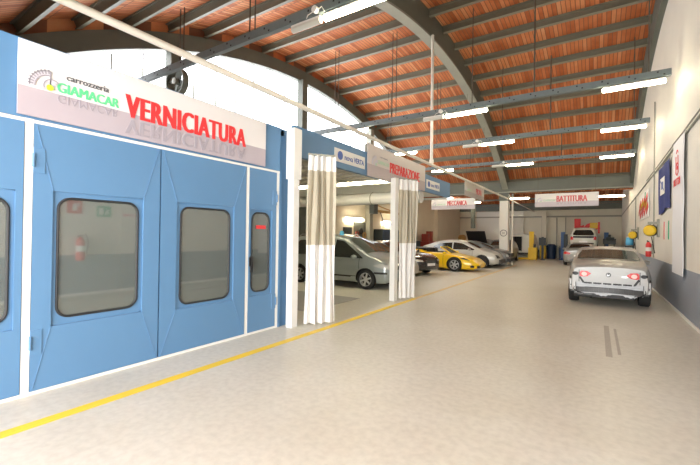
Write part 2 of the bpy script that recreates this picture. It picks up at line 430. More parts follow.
# left wall columns and clerestory
w = MB(); w.box(XL, XL + .3, 29.1, 29.5, 0, 4.6); struct('column', w, M['wallL'])
for y in (.7, 6.6, 12.6, 18.5, 24.8):
    w = MB(); w.box(XL, XL + .3, y - .17, y + .17, 0, zs(y) + .1); struct('column', w, M['steel'] if y < 15 else M['steel_l'])
w = MB(); w.box(XL - .12, XL + .1, YB, 25.3, 4.94, 5.06); struct('window_sill_trim', w, M['steel'])
for k, (a, b_) in enumerate(((YV, .7), (.7, 6.6), (6.6, 12.6), (12.6, 18.5), (18.5, 24.2))):
    gm = MB(); n = 10; vs = []; fs = []
    for i in range(n + 1):
        y = a + (b_ - a) * i / n; zt = max(zs(y) + .05, 5.06)
        vs += [(XL - .1, y, 5.0), (XL - .1, y, zt), (XL - .088, y, zt), (XL - .088, y, 5.0)]
    for i in range(n):
        p = i * 4; q = p + 4
        for j in range(4): fs.append((p + j, p + (j + 1) % 4, q + (j + 1) % 4, q + j))
    gm.add(vs, fs); gw = struct('window_%d' % (k + 1), gm, M['skyglass'])
    mm_ = MB(); yy = a + .85
    while yy < b_ - .2:
        if zs(yy) > 5.2: mm_.box(XL - .11, XL - .07, yy - .018, yy + .018, 5.0, zs(yy) + .05)
        yy += .85
    if mm_.v: mm_.build('window_frame', M['steel_l'], gw)
# rising corner between the eaves and the clerestory sill near the spring
# roll-up white door on the end wall seen past the left banners
w = MB()
for z in range(8): w.box(-9.4, -5.4, YE - .1, YE, .5 * z + .01, .5 * z + .49)
w.box(-9.4, -5.4, YE - .06, YE, 0, 4.0)
struct('door_1', w, M['carwhite'])
w = MB()
for x in (-3.95, -3.75, -2.85, -2.2): w.box(x - .04, x + .04, YE - .08, YE, 0, 3.4)
struct('trim_3', w, M['steel_l'])
w = MB(); w.box(-3.95, -3.6, YE - .3, YE, 0, 3.9); struct('column', w, M['wallE'])
# braced sliding door on the end wall
w = MB(); w.box(-.1, 1.35, YE - .09, YE - .02, 0, 3.0)
w.bar((-.05, YE - .12, 1.2), (.55, YE - .12, 2.95), .05, .08); w.bar((.55, YE - .12, 1.2), (1.3, YE - .12, 2.95), .05, .08)
for x in (-.1, .6, 1.3): w.box(x - .03, x + .03, YE - .14, YE - .09, 0, 3.0)
struct('door_2', w, M['wallE'])

# ------------------------------------------------------------------ floor markings
mb = MB(); mb.box(-4.17, -4.04, -3.5, 9.5, .001, .004)
tag(mb.build('yellow_floor_line', M['lineyellow'], loc=(-4.1, 0, 0)), 'bright yellow stripe on the floor in front of the booth and curtains', 'floor line')
mb = MB(); mb.box(-4.16, -4.04, 9.5, 24.6, .001, .003)
tag(mb.build('worn_floor_line', M['linefaded'], loc=(-4.1, 10, 0)), 'worn orange stripe on the floor past the second curtain', 'floor line')
mb = MB(); mb.box(.12, .20, 6.6, 8.9, .001, .003); mb.box(.27, .31, 6.8, 8.7, .001, .003)
tag(mb.build('tyre_mark', M['stainmark'], loc=(.2, 7.7, 0)), 'two faint dark tyre streaks on the floor behind the silver coupe', 'tyre mark')
mb = MB(); mb.box(-9.2, -5.3, 6.4, 8.6, .001, .006)
tag(mb.build('floor_grate', M['grating'], loc=(-7.3, 7.5, 0)), 'grey metal grating set in the floor between curtain and grey van', 'floor grate')

# ------------------------------------------------------------------ spray booth
BX = -4.85
B = thing('spray_booth', 'blue paint spray booth with windowed doors, beside the yellow floor stripe', 'spray booth', (BX, 2, 0))
mb = MB(); mb.box(BX - .12, BX - .02, -2.5, 5.04, 2.82, 3.63); mb.box(BX - .02, BX, -2.5, 5.04, 2.84, 3.63)
mb.box(BX - .12, BX - .02, 5.02, 5.41, 0, 3.63); mb.box(BX - .03, BX, 5.03, 5.10, 0, 2.84)
mb.build('fascia', M['blue'], B, world=True)
mb = MB()   # white door frame strips
mb.box(BX - .10, BX - .005, 1.375, 1.445, 0, 2.84); mb.box(BX - .10, BX + .004, -2.5, 5.03, 2.80, 2.835)
mb.box(BX - .10, BX - .005, 4.265, 4.325, 0, 2.82); mb.box(BX - .10, BX - .005, 4.965, 5.03, 0, 2.82)
mb.box(BX - .10, BX - .01, -2.5, 5.05, 0, .035)
mb.box(BX - .11, BX - .03, 5.10, 5.14, 0, 3.0)
mb.build('door_frame', M['white'], B, world=True)
mb = MB()
mb.box(-10.6, BX - .12, -2.6, -2.5, 0, 3.6); mb.box(-10.6, BX - .12, 5.05, 5.15, 0, 3.6); mb.box(-10.7, -10.6, -2.6, 5.15, 0, 3.6)
mb.build('cabin_wall', M['inside'], B, world=True)
mb = MB(); mb.box(-10.7, BX - .02, -2.6, 5.15, 3.5, 3.6); mb.build('roof', M['inside'], B, world=True)

def rrect(y0, y1, z0, z1, r, n=6):
    pts = []
    for (cy, cz, a0) in ((y1 - r, z1 - r, 0), (y0 + r, z1 - r, 90), (y0 + r, z0 + r, 180), (y1 - r, z0 + r, 270)):
        for i in range(n + 1):
            t = math.radians(a0 + 90 * i / n); pts.append((cy + r * math.cos(t), cz + r * math.sin(t)))
    return pts
def leaf(y0, y1, win, rec, r, hinge_y=None, crease=True):
    yw0, yw1, zw0, zw1 = win; yr0, yr1, zr0, zr1 = rec
    z0, z1 = .04, 2.80
    mb = MB(); mb.box(BX - .06, BX, y0, yr0, z0, z1); mb.box(BX - .06, BX, yr1, y1, z0, z1)
    mb.box(BX - .06, BX, yr0, yr1, z0, zr0); mb.box(BX - .06, BX, yr0, yr1, zr1, z1)
    # recessed plate with a rounded hole
    inner = rrect(yw0, yw1, zw0, zw1, r); cy, cz = (yw0 + yw1) / 2, (zw0 + zw1) / 2; outer = []
    for (py, pz) in inner:
        dy, dz = py - cy, pz - cz
        ty = ((yr1 if dy > 0 else yr0) - cy) / dy if abs(dy) > 1e-6 else 1e9
        tz = ((zr1 if dz > 0 else zr0) - cz) / dz if abs(dz) > 1e-6 else 1e9
        t = min(ty, tz); outer.append((cy + dy * t, cz + dz * t))
    n = len(inner); vs = [(BX - .022, p[0], p[1]) for p in inner] + [(BX - .022, p[0], p[1]) for p in outer] + [(BX - .05, p[0], p[1]) for p in inner]
    fs = [(i, (i + 1) % n, n + (i + 1) % n, n + i) for i in range(n)] + [(i, 2*n + i, 2*n + (i + 1) % n, (i + 1) % n) for i in range(n)]
    mb.add(vs, fs)
    # corner fill of the recess
    for (a, c) in ((yr0, zr0), (yr1, zr0), (yr0, zr1), (yr1, zr1)):
        mb.box(BX - .04, BX - .0225, a, a + (.14 if a == yr0 else -.14), c, c + (.14 if c == zr0 else -.14)) if False else None
    mb.box(BX - .06, BX - .045, yr0, yw0 + .0, zr0, zr1); mb.box(BX - .06, BX - .045, yw1, yr1, zr0, zr1)
    mb.box(BX - .06, BX - .045, yr0, yr1, zr0, zw0); mb.box(BX - .06, BX - .045, yr0, yr1, zw1, zr1)
    d = mb.build('door', M['blue'], B, world=True)
    wv = MB(); pts = rrect(yw0 + .012, yw1 - .012, zw0 + .012, zw1 - .012, r - .012)
    k = len(pts); wv.add([(BX - .035, *p) for p in pts] + [(BX - .029, *p) for p in pts], [tuple(range(k)), tuple(range(2*k-1, k-1, -1))] + [(i, (i+1) % k, k + (i+1) % k, k + i) for i in range(k)])
    wv.build('window_pane', M['pane'], d, world=True)
    g = MB(); pts = [(BX - .02, *p) for p in rrect(yw0 + .008, yw1 - .008, zw0 + .008, zw1 - .008, r - .008)]
    vs = []; fs = []; kk = 8
    for i, p in enumerate(pts):
        q = Vector(pts[(i + 1) % k]) - Vector(pts[i - 1]); q.normalize(); nrm = q.cross(Vector((1, 0, 0)))
        for j in range(kk):
            t = 2 * PI * j / kk; vs.append(Vector(p) + (Vector((1, 0, 0)) * math.cos(t) + nrm * math.sin(t)) * .014)
    for i in range(k):
        for j in range(kk): fs.append((i*kk+j, i*kk+(j+1) % kk, ((i+1) % k)*kk+(j+1) % kk, ((i+1) % k)*kk+j))
    g.add(vs, fs); g.build('rubber_gasket', M['gasket'], d, world=True, smooth=True)
    if crease:   # raised diagonal creases of the folded sheet
        for (a, b_) in (((y0 + .02, z1 - .02), (yr0, zr1)), ((y1 - .02, z1 - .02), (yr1, zr1)), ((y0 + .02, z0 + .02), (yr0, zr0)), ((y1 - .02, z0 + .02), (yr1, zr0))):
            c = MB(); c.bar((BX, *a), (BX, *b_), .003, .012, up=(1, 0, 0))
            c.build('panel_crease', M['blue_line'], d, world=True)
    if hinge_y is not None:
        for z in (2.43, .55) if hinge_y < 3 else (2.35, .5):
            hmb = MB(); sg = 1 if hinge_y < 3 else -1
            hmb.box(BX - .01, BX + .008, hinge_y, hinge_y + sg * .10, z - .14, z + .12)
            hmb.cyl((BX + .012, hinge_y, z - .08), (BX + .012, hinge_y, z + .06), .014, 8)
            hmb.build('hinge', M['blue'], d, world=True, bevel=.003)
    return d
leaf(-.05, 1.37, (.35, 1.27, .77, 2.02), (.25, 1.31, .70, 2.10), .13, crease=False)
leaf(-1.5, -.07, (-1.2, -.4, .77, 2.02), (-1.27, -.33, .70, 2.10), .13, crease=False)
dA = leaf(1.45, 2.79, (1.665, 2.525, .75, 2.06), (1.62, 2.58, .68, 2.12), .13, 1.445)
dB = leaf(2.81, 4.26, (3.10, 3.95, .68, 2.06), (3.04, 4.02, .63, 2.12), .13)
dC = leaf(4.33, 4.96, (4.40, 4.81, .70, 2.06), (4.36, 4.86, .64, 2.11), .13, 4.965, crease=False)
mb = MB(); mb.box(BX, BX + .05, 4.335, 4.355, 1.15, 1.3); mb.box(BX + .03, BX + .06, 4.335, 4.37, 1.05, 1.32)
mb.build('door_handle', M['black'], dC, world=True)
mb = MB(); mb.box(BX - .02, BX - .014, 4.50, 4.72, 1.78, 1.84); tag(mb.build('warning_sticker', M['red'], dC, world=True), 'red sticker')
# corner post
P = thing('corner_post', 'white square steel post between the blue booth and the first curtain', 'post', (-4.62, 5.25, 0))
mb = MB(); mb.box(-4.73, -4.59, 5.12, 5.28, 0, 2.9); mb.build('shaft', M['white'], P, world=True, bevel=.006)
mb = MB(); mb.box(-4.76, -4.57, 5.10, 5.31, 2.7, 3.62); mb.build('head_box', M['white'], P, world=True, bevel=.006)

# ---- banner VERNICIATURA
def rig_banner(name, label, org, u, n, w, h, split=.42, up=(.74, .72, .73), dn=(.45, .40, .45), th=.02):
    r = thing(name, label, 'banner', org)
    o, u, n = Vector(org), Vector(u), Vector(n)
    mb = MB(); mb.obox(o + u * w / 2 + Vector((0, 0, h / 2)) - n * th / 2, u * w / 2, n * th / 2, (0, 0, h / 2))
    mb.build('panel', banner_material(name + '_print', split * h, up, dn), r, world=True)
    return r
U, V = Vector((0, 1, 0)), Vector((0, 0, 1))
X0 = BX + .035
b1 = rig_banner('lettered_banner', 'long white and lilac banner reading VERNICIATURA across the blue booth top', (X0, 1.30, 2.86), U, (1, 0, 0), 3.34, .75, .39)
logo(b1, (X0 + .005, 1.56, 3.19), U, V, .175)
text('carrozzeria', M['text_black'], b1, (X0 + .003, 1.71, 3.325), U, V, .42, .06, fat=.002)
text('GIAMACAR', M['green'], b1, (X0 + .003, 1.63, 3.175), U, V, .61, .105, fat=.006)
text('GIAMACAR', M['mirror_print2'], b1, (X0 + .003, 1.63, 3.06), U, V, .61, .09, 'mirrored_lettering', .0, flip=True)
text('VERNICIATURA', M['red'], b1, (X0 + .004, 2.33, 3.10), U, V, 1.85, .28, fat=.016, space_character=1.1)
text('VERNICIATURA', M['mirror_print2'], b1, (X0 + .003, 2.33, 2.90), U, V, 1.85, .18, 'mirrored_lettering', 0, flip=True, fat=.012, space_character=1.1)

# ------------------------------------------------------------------ preparation bay
Q = thing('preparation_bay', 'blue-fronted preparation bay canopy with grey filter ceiling over the cars', 'canopy', (BX, 9.8, 0))
mb = MB(); mb.box(BX - .1, BX, 5.42, 14.5, 3.20, 3.78); mb.build('fascia', M['blue'], Q, world=True)
mb = MB(); mb.box(-10.6, BX - .1, 5.42, 14.5, 3.5, 3.7)
mb.build('roof_panel', M['duct'], Q, world=True)
mb = MB(); mb.box(-10.6, BX - .1, 5.42, 9.3, 3.28, 3.34)
for k in range(10): mb.box(-10.6, BX - .1, 5.5 + k * .4, 5.53 + k * .4, 3.24, 3.28)
for x in (-8.4, -7.5, -6.6, -5.7): mb.box(x, x + .03, 5.42, 9.3, 3.24, 3.28)
mb.build('filter_ceiling', mat('grey_filter', (.62, .60, .54), .8, noise=.1), Q, world=True)
mb = MB(); mb.box(-10.6, BX - .1, 10.1, 14.4, 3.27, 3.33); mb.build('white_ceiling_panel', M['white'], Q, world=True)
mb = MB(); mb.box(-10.5, BX - .12, 14.35, 14.5, 3.16, 3.22); mb.build('lower_rim', M['white'], Q, world=True)
Dk = thing('air_duct', 'long white air duct under the preparation bay ceiling', 'duct', (-7, 12.0, 3.1))
mb = MB(); mb.cyl((-10.5, 12.0, 3.03), (BX - .15, 12.0, 3.03), .21, 24); mb.build('duct_tube', M['duct'], Dk, world=True, smooth=True)
for x in (-8.6, -6.9, -5.4):
    mb = MB(); mb.cyl((x, 12.0, 3.15), (x, 12.0, 3.5), .012, 8); mb.cyl((x - .02, 12, 3.03), (x + .02, 12, 3.03), .216, 24); mb.build('hanging_bracket', M['steel_l'], Dk, world=True)
for (x0, x1, y, lab) in ((-9.1, -7.2, 9.75, 'long lit tube lamp under the preparation bay ceiling, beside the first curtain'), (-6.9, -5.1, 9.75, 'long lit tube lamp under the preparation bay ceiling, beside the second curtain')):
    t = thing('tube_lamp', lab, 'lamp', ((x0 + x1) / 2, y, 3.3), group=None)
    mb = MB(); mb.box(x0, x1, y - .07, y + .07, 3.31, 3.5); mb.build('housing', M['white'], t, world=True)
    mb = MB(); mb.cyl((x0 + .03, y, 3.28), (x1 - .03, y, 3.28), .045, 12); mb.build('lit_tube', M['lamp'], t, world=True, smooth=True)

def small_sign(y0, y1, z0, z1, lab):
    r = thing('maker_sign', lab, 'sign', (BX + .01, y0, z0))
    mb = MB(); mb.box(BX, BX + .015, y0, y1, z0, z1); mb.build('sign_board', M['white'], r, world=True)
    w_, h_ = y1 - y0, z1 - z0
    mb = MB(); arc_patch(mb, (BX + .018, y0 + .16 * w_, z0 + .5 * h_), U, V, .001, h_ * .34, 0, 360, 24)
    mb.build('round_emblem', M['bluep'], r, world=True)
    text('nova', M['bluep'], r, (BX + .018, y0 + .30 * w_, z0 + .26 * h_), U, V, w_ * .27, h_ * .30, bold=.01)
    text('VERTA', M['bluep'], r, (BX + .018, y0 + .60 * w_, z0 + .26 * h_), U, V, w_ * .36, h_ * .42, bold=.02)
small_sign(6.72, 8.0, 3.33, 3.62, 'white nova VERTA sign on the blue fascia above the first curtain')
small_sign(12.05, 13.3, 3.33, 3.62, 'white nova VERTA sign on the blue fascia past the PREPARAZIONE banner')
b2 = rig_banner('lettered_banner', 'lilac-white banner reading PREPARAZIONE on the blue fascia above the second curtain', (X0, 8.1, 3.19), U, (1, 0, 0), 3.76, .82, .38, up=(.60, .55, .53), dn=(.42, .36, .38))
logo(b2, (X0 + .005, 8.52, 3.53), U, V, .22, True)
text('carrozzeria', M['gearprint'], b2, (X0 + .003, 8.72, 3.74), U, V, .45, .05)
text('GIAMACAR', M['greenp'], b2, (X0 + .003, 8.62, 3.57), U, V, .62, .10, fat=.004)
text('PREPARAZIONE', M['red'], b2, (X0 + .004, 9.32, 3.43), U, V, 2.04, .29, fat=.018)
text('PREPARAZIONE', M['mirror_print'], b2, (X0 + .003, 9.32, 3.24), U, V, 2.04, .17, 'mirrored_lettering', 0, flip=True)
mb = MB(); mb.box(BX - .06, X0 - .02, 8.1, 11.86, 3.80, 3.99); mb.build('backing_board', M['steel_l'], b2, world=True)

# ---- hanging banners
def hang(label, org, u, n, w, h, word, wx, ww, wires, **k):
    r = rig_banner('hanging_banner', label, org, u, n, w, h, .38, **k)
    o, u, n = Vector(org), Vector(u), Vector(n)
    logo(r, o + u * .26 + V * (.40 * h) + n * .006, u, V, .19, True)
    text('GIAMACAR', M['greenp'], r, o + u * .36 + V * (.42 * h) + n * .003, u, V, w * .2, .09, fat=.004)
    text(word, M['redp'], r, o + u * wx + V * (.36 * h) + n * .004, u, V, ww, h * .44, fat=.014)
    text(word, M['mirror_print'], r, o + u * wx + V * (.16 * h) + n * .003, u, V, ww, h * .17, 'mirrored_lettering', 0, flip=True)
    for (f, zt) in wires:
        mb = MB(); p = o + u * (w * f) + V * h; mb.cyl(p, Vector((p.x, p.y, zt)), .006, 6)
        mb.build('hanging_wire', M['rod'], r, world=True)
    return r
hang('white banner reading BATTITURA hung across the aisle', (-2.52, 20, 3.16), (1, 0, 0), (0, -1, 0), 2.56, .62, 'BATTITURA', .92, 1.20, ((.05, zs(20) + .2), (.95, zs(20) + .2)), up=(.70, .68, .64), dn=(.48, .44, .48))
hang('white banner with red lettering hung crosswise above the silver hatchback', (-8.5, 22, 3.30), (1, 0, 0), (0, -1, 0), 2.62, .63, 'MECCANICA', 1.0, 1.15, ((.05, zs(22) + .2), (.95, zs(22) + .2)), up=(.74, .72, .70), dn=(.50, .46, .50))
hang('greyish banner ending in red letters, hung lengthwise under the long cream pipe', (-4.85, 16.5, 3.5), (0, 1, 0), (1, 0, 0), 3.3, .62, 'PROVA', 1.8, 1.0, ((.05, zs(17) + .7), (.95, zs(20) + .7)), up=(.52, .50, .46), dn=(.38, .34, .34))

# ---- long pipe and drop pipe
mb = MB(); mb.tube([(-4.60, -3.6, 4.07), (-4.57, 8, 4.04), (-4.55, 25.4, 4.02)], .046, 12)
tag(mb.build('long_pipe', M['pipe'], loc=(-4.56, 10, 4.03), smooth=True), 'long straight cream pipe running high along the booth and bays', 'pipe')
mb = MB(); mb.tube([(-4.55, 25.4, 4.02), (-4.55, 35.9, 3.92)], .035, 12)
tag(mb.build('thin_pipe', M['pipe'], loc=(-4.55, 30, 4.0), smooth=True), 'thin cream pipe running on from the pillar to the end wall', 'pipe')
mb = MB(); mb.tube([(-4.57, 11.78, 4.08), (-4.585, 11.78, zs(11.78) + .05)], .048, 12)
mb.cyl((-4.57, 11.78, 4.08), (-4.57, 11.78, 4.2), .072, 12)
tag(mb.build('drop_pipe', M['pipe'], loc=(-4.57, 11.78, 4.08), smooth=True), 'white upright pipe dropping from the arch to the long pipe', 'pipe')

# ------------------------------------------------------------------ light rails and fixtures
rails = ((5.2, 'highest in view, over the booth'), (11.5, 'over the PREPARAZIONE banner'), (15.8, 'over the yellow sports car'), (21.0, 'nearest the pillar'))
rl = ('blue-grey perforated light rail passing above the blue spray booth', 'blue-grey light rail crossing above the PREPARAZIONE banner',
      'blue-grey light rail crossing above the lengthwise hanging banner', 'blue-grey light rail crossing just above the BATTITURA banner')
for (y, _), lab in zip(rails, rl):
    r = thing('light_rail', lab, 'light rail', (-4, y, 5.62))
    mb = MB(); mb.box(XL + .15, 1.42, y - .05, y + .05, 5.56, 5.72)
    mb.build('channel', M['rail'], r, world=True)
    mb = MB(); x = XL + .6
    while x < 1.3:
        mb.box(x, x + .035, y - .054, y - .045, 5.655, 5.69); mb.box(x + .12, x + .155, y - .054, y - .045, 5.59, 5.62); x += .55
    mb.build('slot_pattern', M['black'], r, world=True)
    for x in (-8.3, -8.15, -5.9, -5.75, -3.2, -1.5, 1.0):
        mb = MB(); mb.cyl((x, y, 5.7), (x, y, zs(y) + .38), .014 if x != -1.5 else .022, 8); mb.build('hanger_rod', M['rod'], r, world=True)
def fixture(x0, x1, y, z, lit, lab):
    t = thing('tube_light', lab, 'ceiling light', ((x0 + x1) / 2, y, z))
    mb = MB(); mb.box(x0, x1, y - .045, y + .045, z + .03, z + .07); mb.build('housing', M['white'], t, world=True, bevel=.008)
    mb = MB(); mb.tube([(x0 - .01, y, z), (x0 + .01, y, z), (x1 - .01, y, z), (x1 + .01, y, z)], [.03, .058, .058, .03], 12)
    mb.build('lit_diffuser' if lit else 'diffuser', M['lamp'] if lit else M['lamp_off'], t, world=True, smooth=True)
for (y, _), w_ in zip(rails, ('above the blue booth', 'on the rail above the PREPARAZIONE banner', 'on the rail above the lengthwise hanging banner', 'on the rail above the BATTITURA banner')):
    zf = 5.46
    fixture(-4.75, -4.08, y, zf, False, 'unlit grey tube light ' + w_)
    fixture(-4.0, -2.76, y, zf, True, 'lit tube light beside the unlit one ' + w_)
    if y > 6:
        fixture(.08, 1.32, y, zf, True, 'lit tube light at the white wall end ' + w_)
        fixture(-8.1, -6.85, y, zf, True, 'lit tube light at the glazed window end ' + w_)
    jb = thing('junction_box', 'white junction box with cables ' + w_, 'junction box', (-4.15, y - .07, 5.6))
    mb = MB(); mb.cyl((-4.15, y - .12, 5.62), (-4.15, y - .05, 5.62), .06, 14); mb.build('box_body', M['white'], jb, world=True)
    mb = MB(); mb.tube([(-4.2, y - .08, 5.6), (-4.3, y - .1, 5.56), (-4.35, y - .08, 5.52)], .008, 6); mb.build('cable', M['white'], jb, world=True); mb = MB(); mb.tube([(-4.1, y - .08, 5.6), (-4.0, y - .1, 5.62), (-3.95, y - .08, 5.53)], .008, 6); mb.build('cable', M['white'], jb, world=True)
fixture(-5.0, -3.75, 27, 4.28, True, 'lit tube light just past the pillar under the far vault')
fixture(.06, 1.3, 27, 4.22, True, 'lit tube light at the white wall under the far vault')
fixture(-8.1, -6.85, 27, 4.12, True, 'added lit tube light, unseen behind the crosswise banner, to brighten the beige wall')  # extra lamp put in out of view to brighten the left wall
for (x, a) in ((-4.4, 0), (.7, 0)):
    mb = MB(); mb.cyl((x, 27, 4.3), (x, 27, zs2(27) + .3), .01, 6)
    tag(mb.build('hanger_rod', M['rod'], loc=(x, 27, 4.3)), 'thin rod holding the lamp ' + ('past the pillar' if x < 0 else 'by the white wall under the far vault'), 'rod')
for (y0, y1, z, lab) in ((16.2, 17.9, 2.53, 'lit wall lamp above the grey van on the beige wall'), (20.3, 21.8, 2.49, 'lit wall lamp above the dark cabinet on the beige wall')):
    t = thing('wall_lamp', lab, 'wall lamp', (XL + .1, (y0 + y1) / 2, z))
    mb = MB(); mb.box(XL, XL + .08, y0, y1, z + .02, z + .12); mb.build('housing', M['white'], t, world=True)
    mb = MB(); mb.cyl((XL + .13, y0, z), (XL + .13, y1, z), .045, 12); mb.build('lit_tube', M['lamp'], t, world=True, smooth=True)

# electric fan on the clerestory column
F_ = thing('wall_fan', 'round dark fan on the column in front of the high windows', 'fan', (-10.6, 7.0, 6.3))
fc = Vector((-10.15, 6.3, 6.03)); fd = Vector((.05, -1, -.05)).normalized(); fa = fd.orthogonal().normalized(); fb = fd.cross(fa)
mb = MB(); mb.lathe([(.38, -.1), (.40, .1), (.365, .1), (.35, -.1), (.38, -.1)], fc, fd, 30); mb.build('fan_ring', M['steel'], F_, world=True)
for k in range(4):
    t = k * PI / 2 + .4; d = fa * math.cos(t) + fb * math.sin(t); e = fd.cross(d)
    mb = MB(); mb.obox(fc + d * .2, d * .165, e * .09 + fd * .03, fd * .006); mb.build('fan_blade', M['steel'], F_, world=True)
mb = MB(); mb.lathe([(.001, -.12), (.09, -.12), (.09, .12), (.001, .14)], fc, fd, 16); mb.build('hub', M['steel_l'], F_, world=True)
mb = MB(); mb.bar(fc - fd * .1, (-10.75, 6.65, 6.5), .06, .06); mb.bar(fc - fd * .1, (-10.75, 6.65, 6.0), .06, .06); mb.build('bracket', M['steel'], F_, world=True)

# ------------------------------------------------------------------ curtains
def curtain(label, c, d, wtop, wbot, zt, split, folds, seed):
    random.seed(seed)
    r = thing('bay_curtain', label, 'curtain', (c[0], c[1], 0))
    d = Vector((d[0], d[1], 0)).normalized(); n = Vector((d.y, -d.x, 0)); c = Vector((c[0], c[1], 0))
    N = 72
    ph = [random.uniform(-.5, .5) for _ in range(4)]
    def sheet(z0, z1, nz, name, m, off=0.):
        vs = []; fs = []
        for side in (0, 1):
            for j in range(nz + 1):
                z = z0 + (z1 - z0) * j / nz; f = z / zt; wd = wbot + (wtop - wbot) * f
                for i in range(N + 1):
                    s_ = i / N; a = s_ * folds * 2 * PI
                    amp = .085 * (1 - .25 * f) * (1 + .35 * math.sin(ph[0] * 5 + s_ * 7))
                    x = (s_ - .5) * wd + .02 * math.sin(a * 2 + ph[1] + .6 * f) + .012 * math.sin(z * 2 + s_ * 9)
                    y = amp * math.sin(a + ph[2] + .35 * math.sin(z * 1.1 + s_ * 5)) + off + (.006 if side else 0)
                    vs.append(c + d * x + n * y + V * z)
        S = (nz + 1) * (N + 1)
        for j in range(nz):
            for i in range(N):
                a = j * (N + 1) + i; fs.append((a, a + 1, a + N + 2, a + N + 1)); fs.append((S + a, S + a + N + 1, S + a + N + 2, S + a + 1))
        for i in range(N):
            fs.append((i, S + i, S + i + 1, i + 1)); t_ = nz * (N + 1) + i; fs.append((t_, t_ + 1, S + t_ + 1, S + t_))
        for j in range(nz):
            for i in (0, N):
                a = j * (N + 1) + i; fs.append((a, a + N + 1, S + a + N + 1, S + a))
        MB().add(vs, fs).build(name, m, r, world=True, smooth=70)
    sheet(.03, split, 10, 'white_lower_curtain', M['pvcwhite'])
    sheet(split, zt - .28, 12, 'clear_beige_curtain', M['pvc'])
    sheet(zt - .28, zt, 2, 'curtain_header', M['pvcwhite'])
    mb = MB(); mb.bar(c - d * wtop * .5 + V * (zt + .02), c + d * wtop * .5 + V * (zt + .02), .04, .03)
    for k in range(5): p = c + d * wtop * (-.45 + .9 * k / 4) + V * zt; mb.cyl(p, p + V * .045, .012, 6)
    mb.build('curtain_hook', M['steel_l'], r, world=True)
curtain('gathered white and beige curtain standing beside the white corner post', (-4.38, 5.66), (.62, .78), .52, .60, 3.18, 1.50, 4, 3)
curtain('gathered white and beige curtain under the PREPARAZIONE banner', (-4.28, 9.36), (.45, .88), .62, .56, 3.2, 1.5, 4, 8)
w = MB(); w.box(-4.52, -4.38, 8.80, 8.98, 0, 3.2)
tag(w.build('bay_post', M['white'], loc=(-4.45, 8.9, 0)), 'slim white post at the edge of the second curtain', 'post')

# ------------------------------------------------------------------ right wall items
for (pts, r_, lab) in (
    ([(1.558, 8, 4.02), (1.558, 14.5, 3.9), (1.558, 25, 3.72), (1.558, 35.8, 3.5)], .022, 'upper grey conduit running along the white wall above the banners'),
    ([(1.54, 8, 4.10), (1.54, 14.5, 3.97), (1.54, 18, 3.91)], .015, 'thin cable running just above the grey conduit on the white wall'),
    ([(1.54, 15.75, 1.1), (1.54, 15.75, 6.2)], .02, 'upright conduit on the white wall between flag and racing sign'),
    ([(1.54, 22.8, 1.1), (1.54, 22.8, 3.75)], .018, 'upright conduit on the white wall past the racing sign')):
    mb = MB(); mb.tube(pts, r_, 8); tag(mb.build('wall_conduit', M['steel_l'], loc=pts[0], smooth=True), lab, 'conduit')
# long vertical banner
R_ = thing('vertical_banner', 'tall narrow white banner with a red emblem on the white wall', 'banner', (1.55, 11.2, .9))
mb = MB(); n = 16; vs = []; fs = []
for j in range(n + 1):
    z = .92 + (4.0 - .92) * j / n
    for (yy) in (10.55, 11.9):
        b_ = .006 * math.sin(j * .9); vs += [(1.515 + b_, yy, z), (1.525 + b_, yy, z)]
for j in range(n):
    a = j * 4; q = a + 4; fs += [(a, a+2, q+2, q), (a+1, q+1, q+3, a+3), (a, q, q+1, a+1), (a+2, a+3, q+3, q+2)]
mb.add(vs, fs).build('cloth', mat('banner_cloth', (.80, .81, .84), .6), R_, world=True, smooth=True)
mb = MB(); mb.cyl((1.515, 10.45, 4.0), (1.515, 12.0, 4.0), .014, 8); mb.build('top_rod', M['steel_l'], R_, world=True)
UR = Vector((0, -1, 0))
text('MOTOR', M['red'], R_, (1.498, 11.65, 2.93), UR, V, .85, .17, bold=.02, shear=0)
mb = MB(); arc_patch(mb, (1.498, 11.2, 3.30), UR, V, .13, .15, 200, 500, 14); mb.bar((1.498, 11.35, 3.2), (1.498, 11.35, 3.6), .01, .02); mb.bar((1.498, 11.05, 3.2), (1.498, 11.1, 3.6), .01, .02); arc_patch(mb, (1.498, 11.2, 3.62), UR, V, .10, .12, 20, 160, 10); arc_patch(mb, (1.498, 11.2, 3.33), UR, V, .001, .05, 0, 360, 10)
mb.build('red_emblem', M['red'], R_, world=True)
# blue flag
R_ = thing('blue_flag', 'dark blue flag with a white square hanging on the white wall', 'flag', (1.5, 13.5, 2.5))
mb = MB(); vs = []; fs = []; ny, nz = 14, 10
for s_ in (0, 1):
    for j in range(nz + 1):
        for i in range(ny + 1):
            f = i / ny; g_ = j / nz; y = 12.55 + 2.0 * f; z = 3.80 - .04 * f - (1.30 - .05 * math.sin(f * 6)) * g_
            vs.append((1.535 + .018 * math.sin(f * 11 + g_ * 2) * (.3 + g_) - .006 * s_, y, z))
S = (ny + 1) * (nz + 1)
for j in range(nz):
    for i in range(ny):
        a = j * (ny + 1) + i; fs += [(a, a+1, a+ny+2, a+ny+1), (S+a, S+a+ny+1, S+a+ny+2, S+a+1)]
mb.add(vs, fs).build('flag_cloth', M['navy'], R_, world=True, smooth=True)
mb = MB(); mb.box(1.500, 1.506, 13.15, 13.95, 2.95, 3.42); mb.build('white_square', M['white'], R_, world=True)
mb = MB(); mb.box(1.495, 1.500, 13.4, 13.7, 3.1, 3.3); mb.bar((1.496, 13.25, 3.05), (1.496, 13.85, 3.35), .006, .04); mb.build('square_emblem', M['bluep'], R_, world=True)
mb = MB(); mb.cyl((1.54, 12.4, 3.83), (1.54, 14.7, 3.80), .008, 8); mb.build('flag_string', M['steel_l'], R_, world=True)
